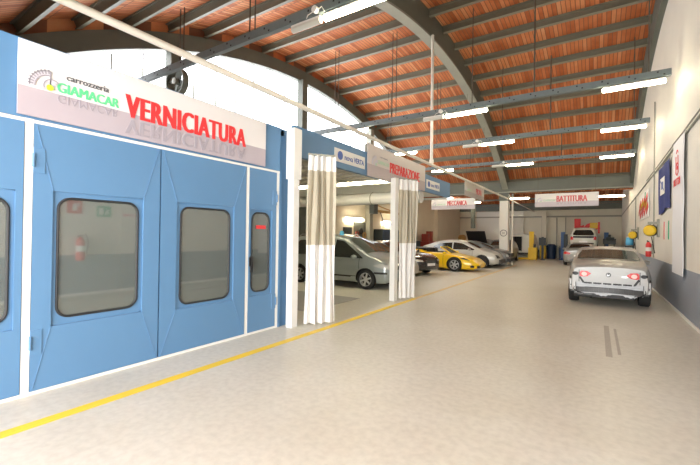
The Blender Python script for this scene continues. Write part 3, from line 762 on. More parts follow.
# racing sign
R_ = thing('emblem_sign', 'white sign with a red and yellow emblem on the white wall', 'sign', (1.55, 19, 2.6))
mb = MB(); mb.box(1.53, 1.56, 17.3, 20.9, 2.50, 3.55); mb.build('sign_board', M['white'], R_, world=True)
mb = MB(); random.seed(3)
for k in range(12):
    f = k / 11; y = 20.6 - 3.0 * f; z = 2.92 + .22 * math.sin(k * 2.1) + .12 * f; mb.bar((1.522, y + .25, z - .12), (1.522, y - .3, z + .12), .012, .20)
mb.build('red_figure', M['red'], R_, world=True)
mb = MB()
for k in range(5):
    y = 19.8 - .5 * k; mb.bar((1.512, y + .12, 2.95 + .1 * math.sin(k)), (1.512, y - .16, 3.1 + .1 * math.sin(k)), .01, .13)
mb.build('yellow_figure', M['tool_yellow'], R_, world=True)
mb = MB(); mb.box(1.522, 1.53, 18.2, 18.5, 3.28, 3.5); mb.build('green_mark', M['exit_green'], R_, world=True)
# two thin strips of notices
for (y, m_, lab) in ((13.75, M['redp'], 'narrow red notice strip on the white wall under the blue flag'), (12.95, M['exit_green'], 'narrow green notice strip on the white wall under the blue flag')):
    mb = MB(); mb.box(1.568, 1.58, y - .045, y + .045, 1.70, 2.2); mb.box(1.564, 1.568, y - .025, y + .025, 1.74, 2.16)
    tag(mb.build('notice_strip', m_, loc=(1.57, y, 1.9)), lab, 'notice')
def reel(y, z, lab):
    r = thing('hose_reel', lab, 'hose reel', (1.5, y, z))
    c = Vector((1.36, y, z)); d = Vector((-.34, -.94, 0))
    mb = MB(); mb.lathe([(.001, .11), (.12, .11), (.155, .08), (.165, .05), (.165, .03)], c, d, 28); mb.build('yellow_cover', M['tool_yellow'], r, world=True, smooth=30)
    mb = MB(); mb.lathe([(.165, .03), (.18, .0), (.18, -.12), (.14, -.15), (.001, -.15)], c, d, 28); mb.build('drum', M['black'], r, world=True, smooth=30)
    mb = MB(); mb.box(1.3, 1.575, y - .04, y + .04, z + .2, z + .27); mb.box(1.53, 1.575, y - .12, y + .12, z - .2, z + .35); mb.bar((1.36, y, z + .25), c, .05, .05); mb.build('wall_bracket', M['steel_l'], r, world=True)
    mb = MB(); mb.tube([(1.40, y + .05, z - .2), (1.44, y + .05, z - .45), (1.48, y + .05, z - .7)], .014, 8); mb.build('hose', M['black'], r, world=True)
reel(14.8, 1.97, 'yellow and black hose reel above the fire extinguisher')
reel(21.6, 1.88, 'yellow and black hose reel farther along, past the fire extinguisher')
mb = MB(); mb.lathe([(.001, .0), (.16, .02), (.18, .15), (.15, .4), (.10, .42)], (1.4, 24.2, 1.36), (0, 0, 1), 14)
tag(mb.build('blue_bucket', M['cyan'], loc=(1.4, 24.2, 1.36)), 'light blue container hanging on the white wall below the farther reel', 'container')
mb = MB(); mb.box(1.2, 1.575, 23.9, 24.5, 1.27, 1.355); mb.box(1.54, 1.575, 23.9, 24.8, 1.0, 2.2)
tag(mb.build('wall_shelf', M['cab_dark'], loc=(1.4, 24.2, 1.3)), 'dark wall shelf behind the farther hose reel', 'shelf')
def extinguisher(y, z, lab, s=1.):
    r = thing('fire_extinguisher', lab, 'fire extinguisher', (1.45, y, z))
    mb = MB(); mb.lathe([(.001, 0), (.085*s, .01), (.09*s, .05), (.09*s, .46*s), (.06*s, .53*s), (.03*s, .56*s), (.001, .56*s)], (1.45, y, z), (0, 0, 1), 18); mb.build('cylinder_body', M['ext_red'], r, world=True, smooth=50)
    mb = MB(); mb.box(1.44, 1.46, y - .07, y + .02, z + .56*s, z + .60*s); mb.cyl((1.45, y, z + .5*s), (1.45, y, z + .6*s), .02, 8); mb.build('valve', M['black'], r, world=True)
    mb = MB(); mb.tube([(1.45, y, z + .58*s), (1.43, y + .12, z + .62*s), (1.42, y + .17, z + .45*s), (1.43, y + .13, z + .15*s)], .013, 8); mb.build('hose', M['black'], r, world=True)
    mb = MB(); mb.box(1.53, 1.58, y - .03, y + .03, z + .1, z + .5*s); mb.build('bracket', M['steel_l'], r, world=True)
    mb = MB(); mb.lathe([(.0915*s, .22*s), (.0915*s, .36*s)], (1.45, y, z), (0, 0, 1), 18); mb.build('label_band', M['white'], r, world=True)
extinguisher(16.2, 1.10, 'red fire extinguisher on the white wall under the hose reel', .9)
# mirrored in the booth glass: signs and an extinguisher on the near wall
extinguisher(4.35, .92, 'red fire extinguisher on the white wall facing the booth doors', 1.1)
def wsign(y, z, w_, h_, m_, lab, kind):
    r = thing('safety_sign', lab, 'sign', (1.57, y, z))
    mb = MB(); mb.box(1.56, 1.58, y - w_ / 2, y + w_ / 2, z - h_ / 2, z + h_ / 2); mb.build('sign_plate', m_, r, world=True)
    mb = MB()
    if kind == 'ext': mb.box(1.555, 1.56, y - .05, y + .05, z - .1, z + .06); mb.box(1.555, 1.56, y - .02, y + .02, z + .07, z + .11); mb.box(1.555, 1.56, y + .06, y + .11, z + .02, z + .1)
    else: mb.box(1.555, 1.56, y - .13, y - .03, z - .09, z + .09); mb.bar((1.557, y + .02, z - .09), (1.557, y + .1, z + .06), .005, .04); mb.bar((1.557, y + .12, z - .06), (1.557, y + .03, z + .02), .005, .03)
    mb.build('pictogram', M['white'], r, world=True)
wsign(4.25, 2.32, .34, .34, M['ext_red'], 'red square extinguisher sign on the white wall facing the booth', 'ext')
wsign(4.95, 2.24, .36, .30, M['exit_green'], 'green emergency exit sign on the white wall facing the booth', 'exit')

R_ = thing('notice_plate', 'small white notice plate with red lettering on the white wall facing the booth', 'notice', (1.57, 5.7, 2.15))
mb = MB(); mb.box(1.56, 1.58, 5.4, 6.0, 2.08, 2.26); mb.build('plate', M['white'], R_, world=True)
text('VIETATO FUMARE', M['red'], R_, (1.558, 5.97, 2.12), UR, V, .54, .09)
# ------------------------------------------------------------------ CARS
def lerp(tab, x):
    if x <= tab[0][0]: return tab[0][1]
    for (a, b_) in zip(tab, tab[1:]):
        if x <= b_[0]:
            t = (x - a[0]) / (b_[0] - a[0]); return a[1] + (b_[1] - a[1]) * t
    return tab[-1][1]
def slerp(tab, x, w_=.07):   # smoothed
    return sum(lerp(tab, x + d * w_) * k for d, k in ((-1.5, .12), (-.75, .22), (0, .32), (.75, .22), (1.5, .12)))

class Car:
    """x runs from the tail (0) to the nose (L); the root Empty stands on the ground at mid length."""
    def __init__(s, name, label, cat, loc, rz, L, W, top, belt, paint, low=.22, th=.42, wb=None, wr=.32, plan=None, wheels=True, mirror=True, cuts=(), lowtab=None, ww=.2, skip=()):
        s.L, s.W, s.top, s.belt, s.low, s.th, s.paint = L, W, top, belt, low, th, paint
        s.plan = plan or [(0, .76), (.05, .86), (.18, .93), (.5, .985), (1.0, 1), (L - 1.1, 1), (L - .55, .965), (L - .22, .88), (L - .07, .76), (L, .62)]
        s.lowtab = lowtab or [(0, low + .12), (.3, low), (L - .3, low), (L, low + .08)]
        s.root = thing(name, label, cat, loc, rz); s.wb = wb
        s.ox = L / 2
        nx = 84; secs = []
        for i in range(nx + 1):
            f = i / nx; x = L * (f + .0) ; x = L * (.5 - .5 * math.cos(PI * f)) * .35 + L * f * .65
            secs.append(s.section(x))
        k = len(secs[0]); vs = [p for sc in secs for p in sc]; fs = []
        for i in range(nx):
            for j in range(k):
                fs.append((i*k + j, i*k + (j+1) % k, (i+1)*k + (j+1) % k, (i+1)*k + j))
        fs.append(tuple(range(k))[::-1]); fs.append(tuple(nx*k + j for j in range(k)))
        vs = [(p[0] - s.ox, p[1], p[2]) for p in vs]
        body = MB().add(vs, fs).build('body', paint, s.root)
        # wheel arches
        cut = MB()
        s.wx = wb
        for x in wb:
            for sg in (-1, 1):
                cut.cyl((x - s.ox, sg * (W/2 - .27), wr), (x - s.ox, sg * (W/2 + .1), wr), wr + .05, 28)
        for c in cuts: cut.box(*c)
        co = cut.build('cut', M['black'], s.root)
        if co.data.materials: pass
        md = body.modifiers.new('b', 'BOOLEAN'); md.object = co; md.operation = 'DIFFERENCE'; md.solver = 'EXACT'; md.material_mode = 'TRANSFER'; md.use_self = True
        dg = bpy.context.evaluated_depsgraph_get(); me = bpy.data.meshes.new_from_object(body.evaluated_get(dg)); 
        body.modifiers.clear(); body.data = me; bpy.data.objects.remove(co)
        me.polygons.foreach_set('use_smooth', [True] * len(me.polygons)); me.set_sharp_from_angle(angle=math.radians(38))
        s.body = body
        bm = bmesh.new(); bm.from_mesh(me); s.bvh = BVHTree.FromBMesh(bm); bm.free()
        if wheels:
            for x in wb:
                for sg in (-1, 1):
                    if (x, sg) in skip: continue
                    s.wheel(x, sg, wr, ww)
        if mirror:
            mxx = mirror if isinstance(mirror, float) else L - 1.55
            for sg in (-1, 1):
                z = lerp(belt, mxx) + .07; y = s.hw(mxx, z - .08)
                mb = MB(); mb.tube([(mxx - s.ox + .06, sg*(y + .02), z), (mxx - s.ox + .03, sg*(y + .12), z + .01), (mxx - s.ox, sg*(y + .2), z)], [.04, .075, .05], 10)
                mb.build('mirror', paint, s.root, smooth=True)
    def hw(s, x, z):
        b_ = s.W / 2 * lerp(s.plan, x); bz = lerp(s.belt, x); lo = s.low
        if z <= bz:
            t = (z - lo) / max(bz - lo, .1); y = b_ * (1 - .055 * (2 * t - 1.15) ** 2)
        else: y = b_ * (1 - .055 * .85 ** 2) - s.th * (z - bz)
        return y
    def section(s, x):
        zt = slerp(s.top, x); zb = lerp(s.lowtab, x); r = min(.09, (zt - zb) * .3); pts = []
        n = 12
        for i in range(n + 1):
            z = zb + (zt - r - zb) * i / n; pts.append((x, s.hw(x, z), z))
        y0 = pts[-1][1]; rr = r * 1.3
        for i in range(1, 6):
            t = PI / 2 * i / 5; pts.append((x, y0 - rr * (1 - math.cos(t)), zt - r + r * math.sin(t)))
        yc = y0 - rr; cr = .035
        for f in (.66, .33, 0): pts.append((x, yc * f, zt + cr * (1 - f * f)))
        pts[0] = (x, pts[0][1] * .95, zb)
        half = pts; other = [(p[0], -p[1], p[2]) for p in reversed(half[:-1])]
        return half + other
    def wheel(s, x, sg, wr, ww):
        y1 = sg * (s.W/2 - .015); y0 = y1 - sg * ww; cx = x - s.ox; d = (0, sg, 0); c = (cx, y1, wr)
        mb = MB(); mb.lathe([(wr*.62, -ww), (wr*.93, -ww), (wr, -ww*.85), (wr, -ww*.15), (wr*.94, -.01), (wr*.70, 0), (wr*.68, -.03)], c, d, 30)
        w_ = mb.build('wheel', M['rubber'], s.root, smooth=35)
        mb = MB(); mb.lathe([(wr*.70, -.008), (wr*.66, -.004), (wr*.62, -.03), (wr*.60, -.12)], c, d, 30)
        a = Vector((1, 0, 0)); u = Vector((0, 0, 1)); n = Vector(d)
        for k in range(6):
            t = 2 * PI * k / 6 + .3; e = a * math.cos(t) + u * math.sin(t); q = n.cross(e)
            mb.obox(Vector(c) + e * wr * .36 - n * .035, e * wr * .30, q * wr * .085, n * .015)
        mb.lathe([(wr*.18, -.06), (wr*.17, -.015), (.001, -.01)], c, d, 16)
        mb.build('rim', M['alloy'], w_, smooth=30)
        mb = MB(); mb.lathe([(wr*.60, -.11), (.001, -.11)], c, d, 24); mb.build('brake', M['black'], w_)
    def patch(s, name, view, st, m, eps=.008, nu=14, nv=6, parent=None, label=None):
        """st: list of (a, lo, hi) stations; view side L/R -> (x, z); F/B -> (y, z); T -> (x, y)"""
        vs = []; ok = []; a0, a1 = st[0][0], st[-1][0]
        lo = [(q[0], q[1]) for q in st]; hi = [(q[0], q[2]) for q in st]
        for i in range(nu + 1):
            a = a0 + (a1 - a0) * i / nu; l_, h_ = lerp(lo, a), lerp(hi, a)
            for j in range(nv + 1):
                b_ = l_ + (h_ - l_) * j / nv
                if view in 'LR': o = Vector((a - s.ox, 3 if view == 'L' else -3, b_)); d = Vector((0, -1 if view == 'L' else 1, 0))
                elif view in 'FB': o = Vector((6 if view == 'F' else -6, a, b_)); d = Vector((-1 if view == 'F' else 1, 0, 0))
                else: o = Vector((a - s.ox, b_, 4)); d = Vector((0, 0, -1))
                hit = s.bvh.ray_cast(o, d)
                if hit[0] is None or (view in 'LR' and abs(hit[0].y) < .35 * s.W / 2): vs.append(o * 0); ok.append(False)
                else: vs.append(hit[0] + hit[1] * eps); ok.append(True)
        base = len(vs); mb = MB(); fs = []; used = set()
        for i in range(nu):
            for j in range(nv):
                q = (i*(nv+1)+j, (i+1)*(nv+1)+j, (i+1)*(nv+1)+j+1, i*(nv+1)+j+1)
                if all(ok[t] for t in q): fs.append(q)
        mp = {}; out = []
        for f in fs:
            for t in f:
                if t not in mp: mp[t] = len(out); out.append(vs[t])
        fs = [tuple(mp[t] for t in f) for f in fs]
        if not fs: return None
        mb.add(out, fs); o = mb.build(name, m, parent or s.root, smooth=50)
        if label: o['label'] = label
        return o
    def sides(s, name, st, m, **k):
        for v in 'RL': s.patch(name, v, st, m, **k)
    def seams(s, xs, z0, z1):
        for v in 'RL':
            for x in xs: s.patch('door_seam', v, [(x, z0, z1), (x + .014, z0, z1)], M['black'], .003, 1, 8)
    def handles(s, xs, z):
        for sg in (-1, 1):
            for x in xs:
                y = s.hw(x, z); mb = MB(); mb.obox((x - s.ox, sg*(y + .012), z), (.09, 0, 0), (0, .016, 0), (0, 0, .016)); mb.build('door_handle', s.paint, s.root, bevel=.005)
    def disc(s, name, view, cy, cz, ry, rz, m, eps=.012, parent=None):
        n = 12; st = []
        for i in range(n + 1):
            t = -math.cos(PI * i / n); h = math.sqrt(max(0, 1 - t * t)) ; st.append((cy + ry * t, cz - rz * h, cz + rz * h))
        return s.patch(name, view, st, m, eps, n * 2, 4, parent)

# 1. silver coupe with the stripped rear
L = 4.4
c1 = Car('silver_coupe', 'silver coupe with its rear bumper removed, parked by the white wall', 'car', (.24, 11.34 + L / 2, 0), PI / 2, L, 1.80,
    [(0, .93), (.05, 1.0), (.2, 1.04), (.95, 1.10), (1.75, 1.40), (2.1, 1.44), (2.6, 1.42), (3.3, 1.05), (4.1, .84), (4.35, .7), (4.4, .6)],
    [(0, .84), (1, .92), (3.2, .92), (4.4, .75)], M['silver'], low=.25, th=.38, wb=(.74, 3.36), wr=.335, ww=.24, mirror=2.95,
    plan=[(0, .86), (.05, .90), (.18, .95), (.5, .99), (1.0, 1), (3.3, 1), (3.9, .95), (4.2, .86), (4.4, .62)],
    lowtab=[(0, .28), (.3, .25), (4.1, .22), (4.4, .3)],
    cuts=[(-L/2 - .1, -L/2 + .22, -.70, .70, .1, .58), (-L/2 - .1, -L/2 + .50, -1.2, 1.2, .1, .38)])
c1.sides('side_window', [(1.35, .97, 1.05), (1.75, .97, 1.30), (2.2, .97, 1.35), (2.6, .97, 1.33), (3.05, .97, .99)], M['carglass'])
# rear glass and the other top patches
c1.patch('rear_window', 'T', [(1.02, -.70, .70), (1.25, -.69, .69), (1.62, -.60, .60)], M['glassgreen'], .01, 14, 12)
c1.patch('windshield', 'T', [(2.75, -.52, .52), (3.25, -.62, .62)], M['carglass'], .01, 12, 12)
c1.patch('trunk_seam', 'T', [(.93, -.62, .62), (.955, -.62, .62)], M['black'], .004, 2, 12)
for sg in (-1, 1):
    t = c1.patch('tail_light', 'B', sorted([(sg*.37, .80, .82), (sg*.44, .735, .87), (sg*.57, .72, .88), (sg*.61, .74, .85)]), M['redlens'], .014, 16, 8)
    c1.disc('lit_lamp', 'B', sg*.51, .795, .06, .05, M['pinklens'], .022, t)
    c1.disc('lamp_socket', 'B', sg*.70, .80, .065, .045, M['black'], .012)
    c1.patch('quarter_seam', 'B', sorted([(sg*.615, .60, .90), (sg*.63, .60, .90)]), M['black'], .006, 2, 8)
    c1.patch('clip_hole', 'B', sorted([(sg*.80, .66, .72), (sg*.83, .66, .72)]), M['black'], .008, 2, 3)
R1 = c1.root
ox = c1.ox
mb = MB(); mb.lathe([(.055, .0), (.055, .012), (.04, .016), (.001, .018)], (-ox + .005, 0, .80), (-1, 0, 0), 22)
e = mb.build('badge', M['beam_dark'], R1)
mb = MB()
for q in (((-.03, .025), (-.012, -.03)), ((-.012, -.03), (0, .0)), ((0, 0), (.012, -.03)), ((.012, -.03), (.03, .025))):
    mb.bar((-ox - .016, q[0][0], .80 + q[0][1]), (-ox - .016, q[1][0], .80 + q[1][1]), .005, .006, up=(1, 0, 0))
mb.build('badge_letters', M['chrome'], e)
mb = MB(); mb.box(-ox - .004, -ox + .002, -.38, -.27, .755, .78); mb.build('model_letters', M['chrome'], R1)
mb = MB(); mb.bar((-ox + .0, -.52, .575), (-ox + .0, .52, .575), .02, .035, M['black'])
for k in range(15): yy = -.50 + k * .068; mb.box(-ox - .02, -ox + .01, yy, yy + .03, .555, .595, M['alu'] if k % 3 == 0 else M['black'])
for sg in (-1, 1): mb.bar((-ox - .004, sg*.52, .575), (-ox - .004, sg*.61, .72), .02, .045, M['black'])
mb.build('trunk_seal', M['black'], R1)
mb = MB(); mb.box(-ox + .14, -ox + .24, -.70, .70, .30, .60); mb.build('rear_panel', M['alu'], R1)
mb = MB(); pts = [(-ox + .04 + .08 * (abs(t) ** 2), t * .80, .415 - .03 * abs(t)) for t in [k / 8 - 1 for k in range(17)]]
for a, b_ in zip(pts, pts[1:]): mb.bar((a[0], a[1], a[2]), (b_[0], b_[1], b_[2]), .10, .125)
mb.build('crash_beam', M['beam_dark'], R1)
for sg in (-1, 1): mb = MB(); mb.box(-ox + .08, -ox + .22, sg*.50, sg*.64, .34, .50); mb.build('beam_bracket', M['alu'], R1)
mb = MB(); mb.bar((-ox + .06, -.66, .49), (-ox + .06, .66, .49), .04, .025); mb.build('bumper_rail', M['alu'], R1)
mb = MB(); vs = []; fs = []
for k in range(25):
    y_ = -.60 + k * .05; z_ = .30 - .035 * math.sin(k * .55) - .02 * (k % 2)
    for (dx, dz) in ((.10, 0), (.10, .05), (.42, .06), (.42, .0)): vs.append((-ox + dx, y_, z_ + dz))
for k in range(24):
    for q in range(4): fs.append((k*4+q, k*4+(q+1) % 4, k*4+4+(q+1) % 4, k*4+4+q))
mb.add(vs, fs); mb.build('heat_shield', M['alu'], R1)
mb = MB(); mb.cyl((-ox + .32, .34, .25), (-ox + .32, .74, .27), .10, 18); mb.cyl((-ox + .03, .60, .29), (-ox + .32, .60, .29), .04, 10); mb.build('muffler', M['beam_dark'], R1, smooth=True)
mb = MB(); mb.box(-ox + .4, -ox + 1.2, -.55, .55, .17, .28); mb.build('underbody', M['black'], R1)
for sg in (-1, 1):
    mb = MB()
    mb.add([(-ox + .03, sg*.70, .36), (-ox + .03, sg*.83, .38), (-ox + .03, sg*.84, .66), (-ox + .03, sg*.70, .66),
            (-ox + .16, sg*.70, .36), (-ox + .16, sg*.85, .38), (-ox + .16, sg*.87, .66), (-ox + .16, sg*.70, .66)],
           [(0,1,2,3),(4,7,6,5),(0,4,5,1),(1,5,6,2),(2,6,7,3),(3,7,4,0)])
    q = mb.build('corner_panel', M['silver'], R1, bevel=.01)
    mb = MB()
    for (yy, zz) in ((.75, .60), (.80, .50), (.76, .43)): mb.cyl((-ox + .028, sg*yy, zz), (-ox + .04, sg*yy, zz), .018, 10)
    mb.box(-ox + .02, -ox + .03, sg*.69, sg*.72, .46, .62); mb.build('fixing_hole', M['black'], q)
    mb = MB(); mb.tube([(-ox + .02, sg*.72, .5), (-ox - .01, sg*.74, .40), (-ox - .01, sg*.66, .33), (-ox + .04, sg*.52, .30)], .012, 6); mb.build('loose_wire', M['black'], R1)
c1.handles((2.0,), .88); c1.seams((1.75, 3.05), .3, .93)

# 2. grey people carrier
L = 4.3
c2 = Car('grey_minivan', 'grey minivan parked nose out behind the first curtain', 'car', (-5.2 - L/2, 10.98, 0), 0, L, 1.74,
    [(0, .95), (.05, 1.2), (.35, 1.6), (.8, 1.66), (2.0, 1.68), (2.55, 1.60), (3.45, 1.10), (3.95, .93), (4.2, .75), (4.3, .55)],
    [(0, .95), (2.8, .93), (3.4, .93), (4.3, .70)], M['vangrey'], low=.2, th=.36, wb=(.75, 3.45), wr=.31, mirror=3.05)
c2.sides('side_window', [(.35, 1.02, 1.30), (.6, 1.0, 1.48), (1.25, .99, 1.53)], M['carglass'])
c2.sides('side_window', [(1.33, .99, 1.53), (2.1, .97, 1.54)], M['carglass'])
c2.sides('side_window', [(2.19, .97, 1.53), (2.5, .97, 1.49), (3.15, .96, 1.10), (3.32, .96, .98)], M['carglass'])
c2.patch('windshield', 'T', [(2.62, -.56, .56), (3.42, -.66, .66)], M['glassgreen'], .01, 14, 12)
c2.sides('side_trim', [(.15, .36, .41), (3.1, .36, .41)], M['black'], eps=.012)
c2.sides('bumper_strip', [(3.75, .50, .56), (4.15, .50, .56)], M['black'], eps=.014)
c2.sides('headlight', [(3.72, .74, .76), (3.95, .68, .82), (4.20, .64, .76)], M['lens'], eps=.012)
c2.patch('headlight', 'F', [(-.70, .64, .78), (-.42, .66, .74)], M['lens']); c2.patch('headlight', 'F', [(.42, .66, .74), (.70, .64, .78)], M['lens'])
c2.patch('grille', 'F', [(-.38, .62, .74), (.38, .62, .74)], M['black'])
c2.seams((1.28, 2.14, 3.2), .28, .98); c2.handles((1.5, 2.4), .86)
for sg in (-1, 1): mb = MB(); mb.tube([(.55 - L/2, sg*.60, 1.64), (.65 - L/2, sg*.60, 1.70), (2.2 - L/2, sg*.60, 1.71), (2.35 - L/2, sg*.60, 1.64)], .018, 8); mb.build('roof_rail', M['alu'], c2.root, smooth=True)
mb = MB(); mb.lathe([(.001, 0), (.085, .0), (.06, .14), (.001, .16)], (2.3 - L/2, -.5, 1.68), (0, 0, 1), 14)
tag(mb.build('blue_magnetic_number', M['cyan'], loc=(0, 0, 0)), 'small blue marker standing on the grey minivan roof', 'marker')
o = bpy.data.objects['blue_magnetic_number']; o.name = 'roof_marker'; o.location = (-5.2 - L/2, 10.98, 0); 
# interior hint: two front seats seen through side glass would be hidden by tint

# 3. second silver car beyond the minivan
L = 4.0
c3 = Car('compact_car', 'small light grey car parked behind the grey minivan', 'car', (-5.75 - L/2, 13.15, 0), 0, L, 1.66,
    [(0, .9), (.08, 1.15), (.4, 1.42), (1.0, 1.48), (1.9, 1.49), (2.4, 1.38), (3.1, .98), (3.7, .82), (3.92, .65), (4.0, .5)],
    [(0, .9), (2.6, .88), (4.0, .62)], M['silver3'], low=.2, th=.4, wb=(.7, 3.2), wr=.30)
c3.sides('side_window', [(.4, .95, 1.15), (.8, .93, 1.36), (1.9, .92, 1.37), (2.3, .92, 1.28), (2.85, .92, .97)], M['carglass'])
c3.patch('windshield', 'T', [(2.35, -.52, .52), (3.05, -.62, .62)], M['glassgreen'], .01, 12, 12)
c3.sides('headlight', [(3.45, .66, .68), (3.65, .60, .74), (3.85, .56, .68)], M['lens'], eps=.012)
mb = MB(); mb.lathe([(.001, 0), (.075, .0), (.055, .12), (.001, .14)], (-7.9, 12.85, 1.49), (0, 0, 1), 14)
tag(mb.build('roof_marker', M['cyan'], loc=(-7.9, 12.85, 1.49)), 'small blue marker on the roof of the light grey car behind the minivan', 'marker')

# 4. black car
L = 4.3; a = -.30; nose = Vector((-5.98, 15.5, 0)); ctr = nose - Vector((math.cos(a), math.sin(a), 0)) * L / 2
c4 = Car('black_car', 'black car with its nose showing past the second curtain', 'car', tuple(ctr), a, L, 1.78,
    [(0, .9), (.1, 1.1), (.5, 1.36), (1.2, 1.42), (2.0, 1.40), (2.9, .98), (3.8, .88), (4.12, .76), (4.3, .58)],
    [(0, .9), (2.8, .9), (4.3, .70)], M['carblack'], low=.18, th=.45, wb=(.8, 3.4), wr=.32)
c4.sides('side_window', [(.5, .96, 1.1), (.9, .94, 1.30), (1.9, .93, 1.30), (2.65, .93, .98)], M['carglass'])
c4.patch('windshield', 'T', [(2.15, -.5, .5), (2.85, -.62, .62)], M['carglass'], .01, 12, 12)
c4.sides('headlight', [(3.70, .66, .68), (3.95, .62, .72), (4.18, .60, .68)], M['lens'], eps=.012)
c4.patch('headlight', 'F', [(-.74, .60, .70), (-.48, .60, .66)], M['lens']); c4.patch('headlight', 'F', [(.48, .60, .66), (.74, .60, .70)], M['lens'])
c4.patch('grille', 'F', [(-.32, .36, .66), (.32, .36, .66)], M['beam_dark'])
c4.patch('number_plate', 'F', [(-.26, .42, .53), (.26, .42, .53)], M['plate'], .03)
c4.sides('fog_light', [(3.98, .33, .40), (4.12, .33, .40)], M['lens'], eps=.012)

# 5. yellow roadster
L = 4.3
c5 = Car('yellow_sports_car', 'bright yellow open-top sports car with black roof area', 'car', (-4.66 - L/2, 18.95, 0), 0, L, 1.9,
    [(0, .78), (.1, .92), (.7, 1.02), (1.45, 1.00), (1.6, .90), (2.5, .88), (2.75, .86), (3.4, .74), (3.95, .62), (4.2, .46), (4.3, .36)],
    [(0, .8), (1.2, .86), (2.7, .80), (4.3, .45)], M['yellow'], low=.12, th=.5, wb=(.75, 3.18), wr=.33, mirror=2.7, ww=.24,
    cuts=[(1.62 - L/2, 2.55 - L/2, -.66, .66, .5, 1.2)],
    plan=[(0, .86), (.05, .92), (.3, .98), (.7, 1), (2.0, .96), (3.1, 1), (3.6, .97), (4.0, .88), (4.2, .78), (4.3, .68)])
mb = MB(); p = [(2.45, .66, .86), (2.0, .52, 1.18), (2.0, -.52, 1.18), (2.45, -.66, .86)]
p0 = [(3.0, .62, .80), (2.35, .50, 1.16), (2.35, -.50, 1.16), (3.0, -.62, .80)]
vs = [(x - L/2, y, z) for (x, y, z) in p0] + [(x - L/2 - .02, y, z - .012) for (x, y, z) in p0]
mb.add(vs, [(0,1,2,3), (7,6,5,4), (0,4,5,1), (1,5,6,2), (2,6,7,3), (3,7,4,0)]); mb.build('windshield', M['glassgreen'], c5.root)
mb = MB(); q = [Vector((x - L/2, y, z)) for (x, y, z) in p0]
for a_, b_ in zip(q, q[1:]): mb.bar(a_, b_, .045, .05)
mb.build('windshield_frame', M['yellow'], c5.root)
for sg in (-1, 1):
    mb = MB(); x = 1.75 - L/2
    mb.obox((x, sg*.34, .82), (.10, 0, .0), (0, .24, 0), (-.04, 0, .28)); mb.obox((x + .3, sg*.34, .60), (.26, 0, 0), (0, .24, 0), (0, 0, .06)); mb.build('seat', M['black'], c5.root, bevel=.04)
mb = MB(); mb.obox((.95 - L/2, 0, 1.06), (.55, 0, -.02), (0, .66, 0), (0, 0, .05)); mb.obox((1.5 - L/2, 0, 1.02), (.10, 0, 0), (0, .66, 0), (0, 0, .07)); mb.build('folded_roof', M['black'], c5.root, bevel=.04)
c5.sides('headlight', [(3.45, .63, .645), (3.62, .60, .67), (3.90, .54, .56)], M['cab_dark'], eps=.012)
c5.sides('air_intake', [(1.05, .55, .58), (1.25, .45, .78), (1.5, .60, .66)], M['black'])
c5.sides('front_intake', [(3.92, .24, .27), (3.99, .22, .34), (4.10, .22, .32)], M['black'], eps=.012)
c5.patch('front_intake', 'F', [(-.72, .2, .32), (-.45, .2, .31)], M['black']); c5.patch('front_intake', 'F', [(.45, .2, .31), (.72, .2, .32)], M['black'])
c5.seams((1.62, 2.62), .22, .80)
c5.sides('side_sill', [(1.2, .125, .16), (2.75, .125, .16)], M['black'], eps=.01)

# 6. silver hatch without its front wheel
L = 4.5
c6 = Car('silver_hatchback', 'pale silver car with a dark empty front wheel arch, behind the yellow sports car', 'car', (-4.35 - L/2, 21.9, 0), 0, L, 1.78,
    [(0, .9), (.15, 1.10), (.9, 1.36), (1.6, 1.48), (2.3, 1.47), (2.8, 1.33), (3.5, 1.02), (4.1, .86), (4.4, .66), (4.5, .5)],
    [(0, .92), (2.9, .92), (4.5, .68)], M['silver2'], low=.2, th=.42, wb=(.8, 3.62), wr=.34, skip=((3.62, -1),))
c6.sides('side_window', [(.85, 1.0, 1.1), (1.2, .99, 1.28), (1.95, .97, 1.36)], M['carglass'])
c6.sides('side_window', [(2.02, .97, 1.36), (2.5, .97, 1.32), (3.2, .96, 1.0)], M['carglass'])
c6.patch('windshield', 'T', [(2.75, -.54, .54), (3.42, -.64, .64)], M['glassgreen'], .01, 12, 12)
mb = MB(); mb.cyl((3.62 - L/2, -.82, .38), (3.62 - L/2, -.45, .38), .30, 24); mb.build('brake_drum', M['black'], c6.root)
c6.seams((1.98, 3.1), .3, .95)
c6.patch('open_lamp_hole', 'F', [(-.72, .55, .72), (-.4, .55, .70)], M['black']); c6.patch('open_lamp_hole', 'F', [(.4, .55, .70), (.72, .55, .72)], M['black'])
mb = MB(); mb.box(L/2 - .25, L/2 + .02, -.62, .62, .25, .48); mb.build('bare_front_end', M['beam_dark'], c6.root)

# 7. dark car beyond, no bumper
L = 4.3
c7 = Car('dark_car', 'dark grey car with stripped front end, between the pale silver car and the pillar', 'car', (-4.20 - L/2, 23.86, 0), 0, L, 1.72,
    [(0, .9), (.15, 1.10), (.8, 1.34), (1.5, 1.44), (2.2, 1.42), (2.7, 1.28), (3.35, 1.0), (4.0, .88), (4.2, .7), (4.3, .5)],
    [(0, .9), (2.9, .9), (4.3, .7)], M['grey'], low=.2, th=.42, wb=(.8, 3.45), wr=.32)
c7.sides('side_window', [(.8, .98, 1.1), (1.2, .97, 1.28), (2.3, .96, 1.30), (3.05, .95, 1.0)], M['carglass'])
c7.patch('windshield', 'T', [(2.65, -.54, .54), (3.28, -.64, .64)], M['glassgreen'], .01, 12, 12)
mb = MB(); mb.box(L/2 - .2, L/2 + .05, -.7, .7, .30, .46); mb.box(L/2 - .15, L/2 + .02, -.6, .6, .55, .75); mb.build('bare_front_end', M['black'], c7.root)
c7.patch('headlight', 'F', [(-.72, .56, .70), (-.42, .56, .68)], M['lens'])

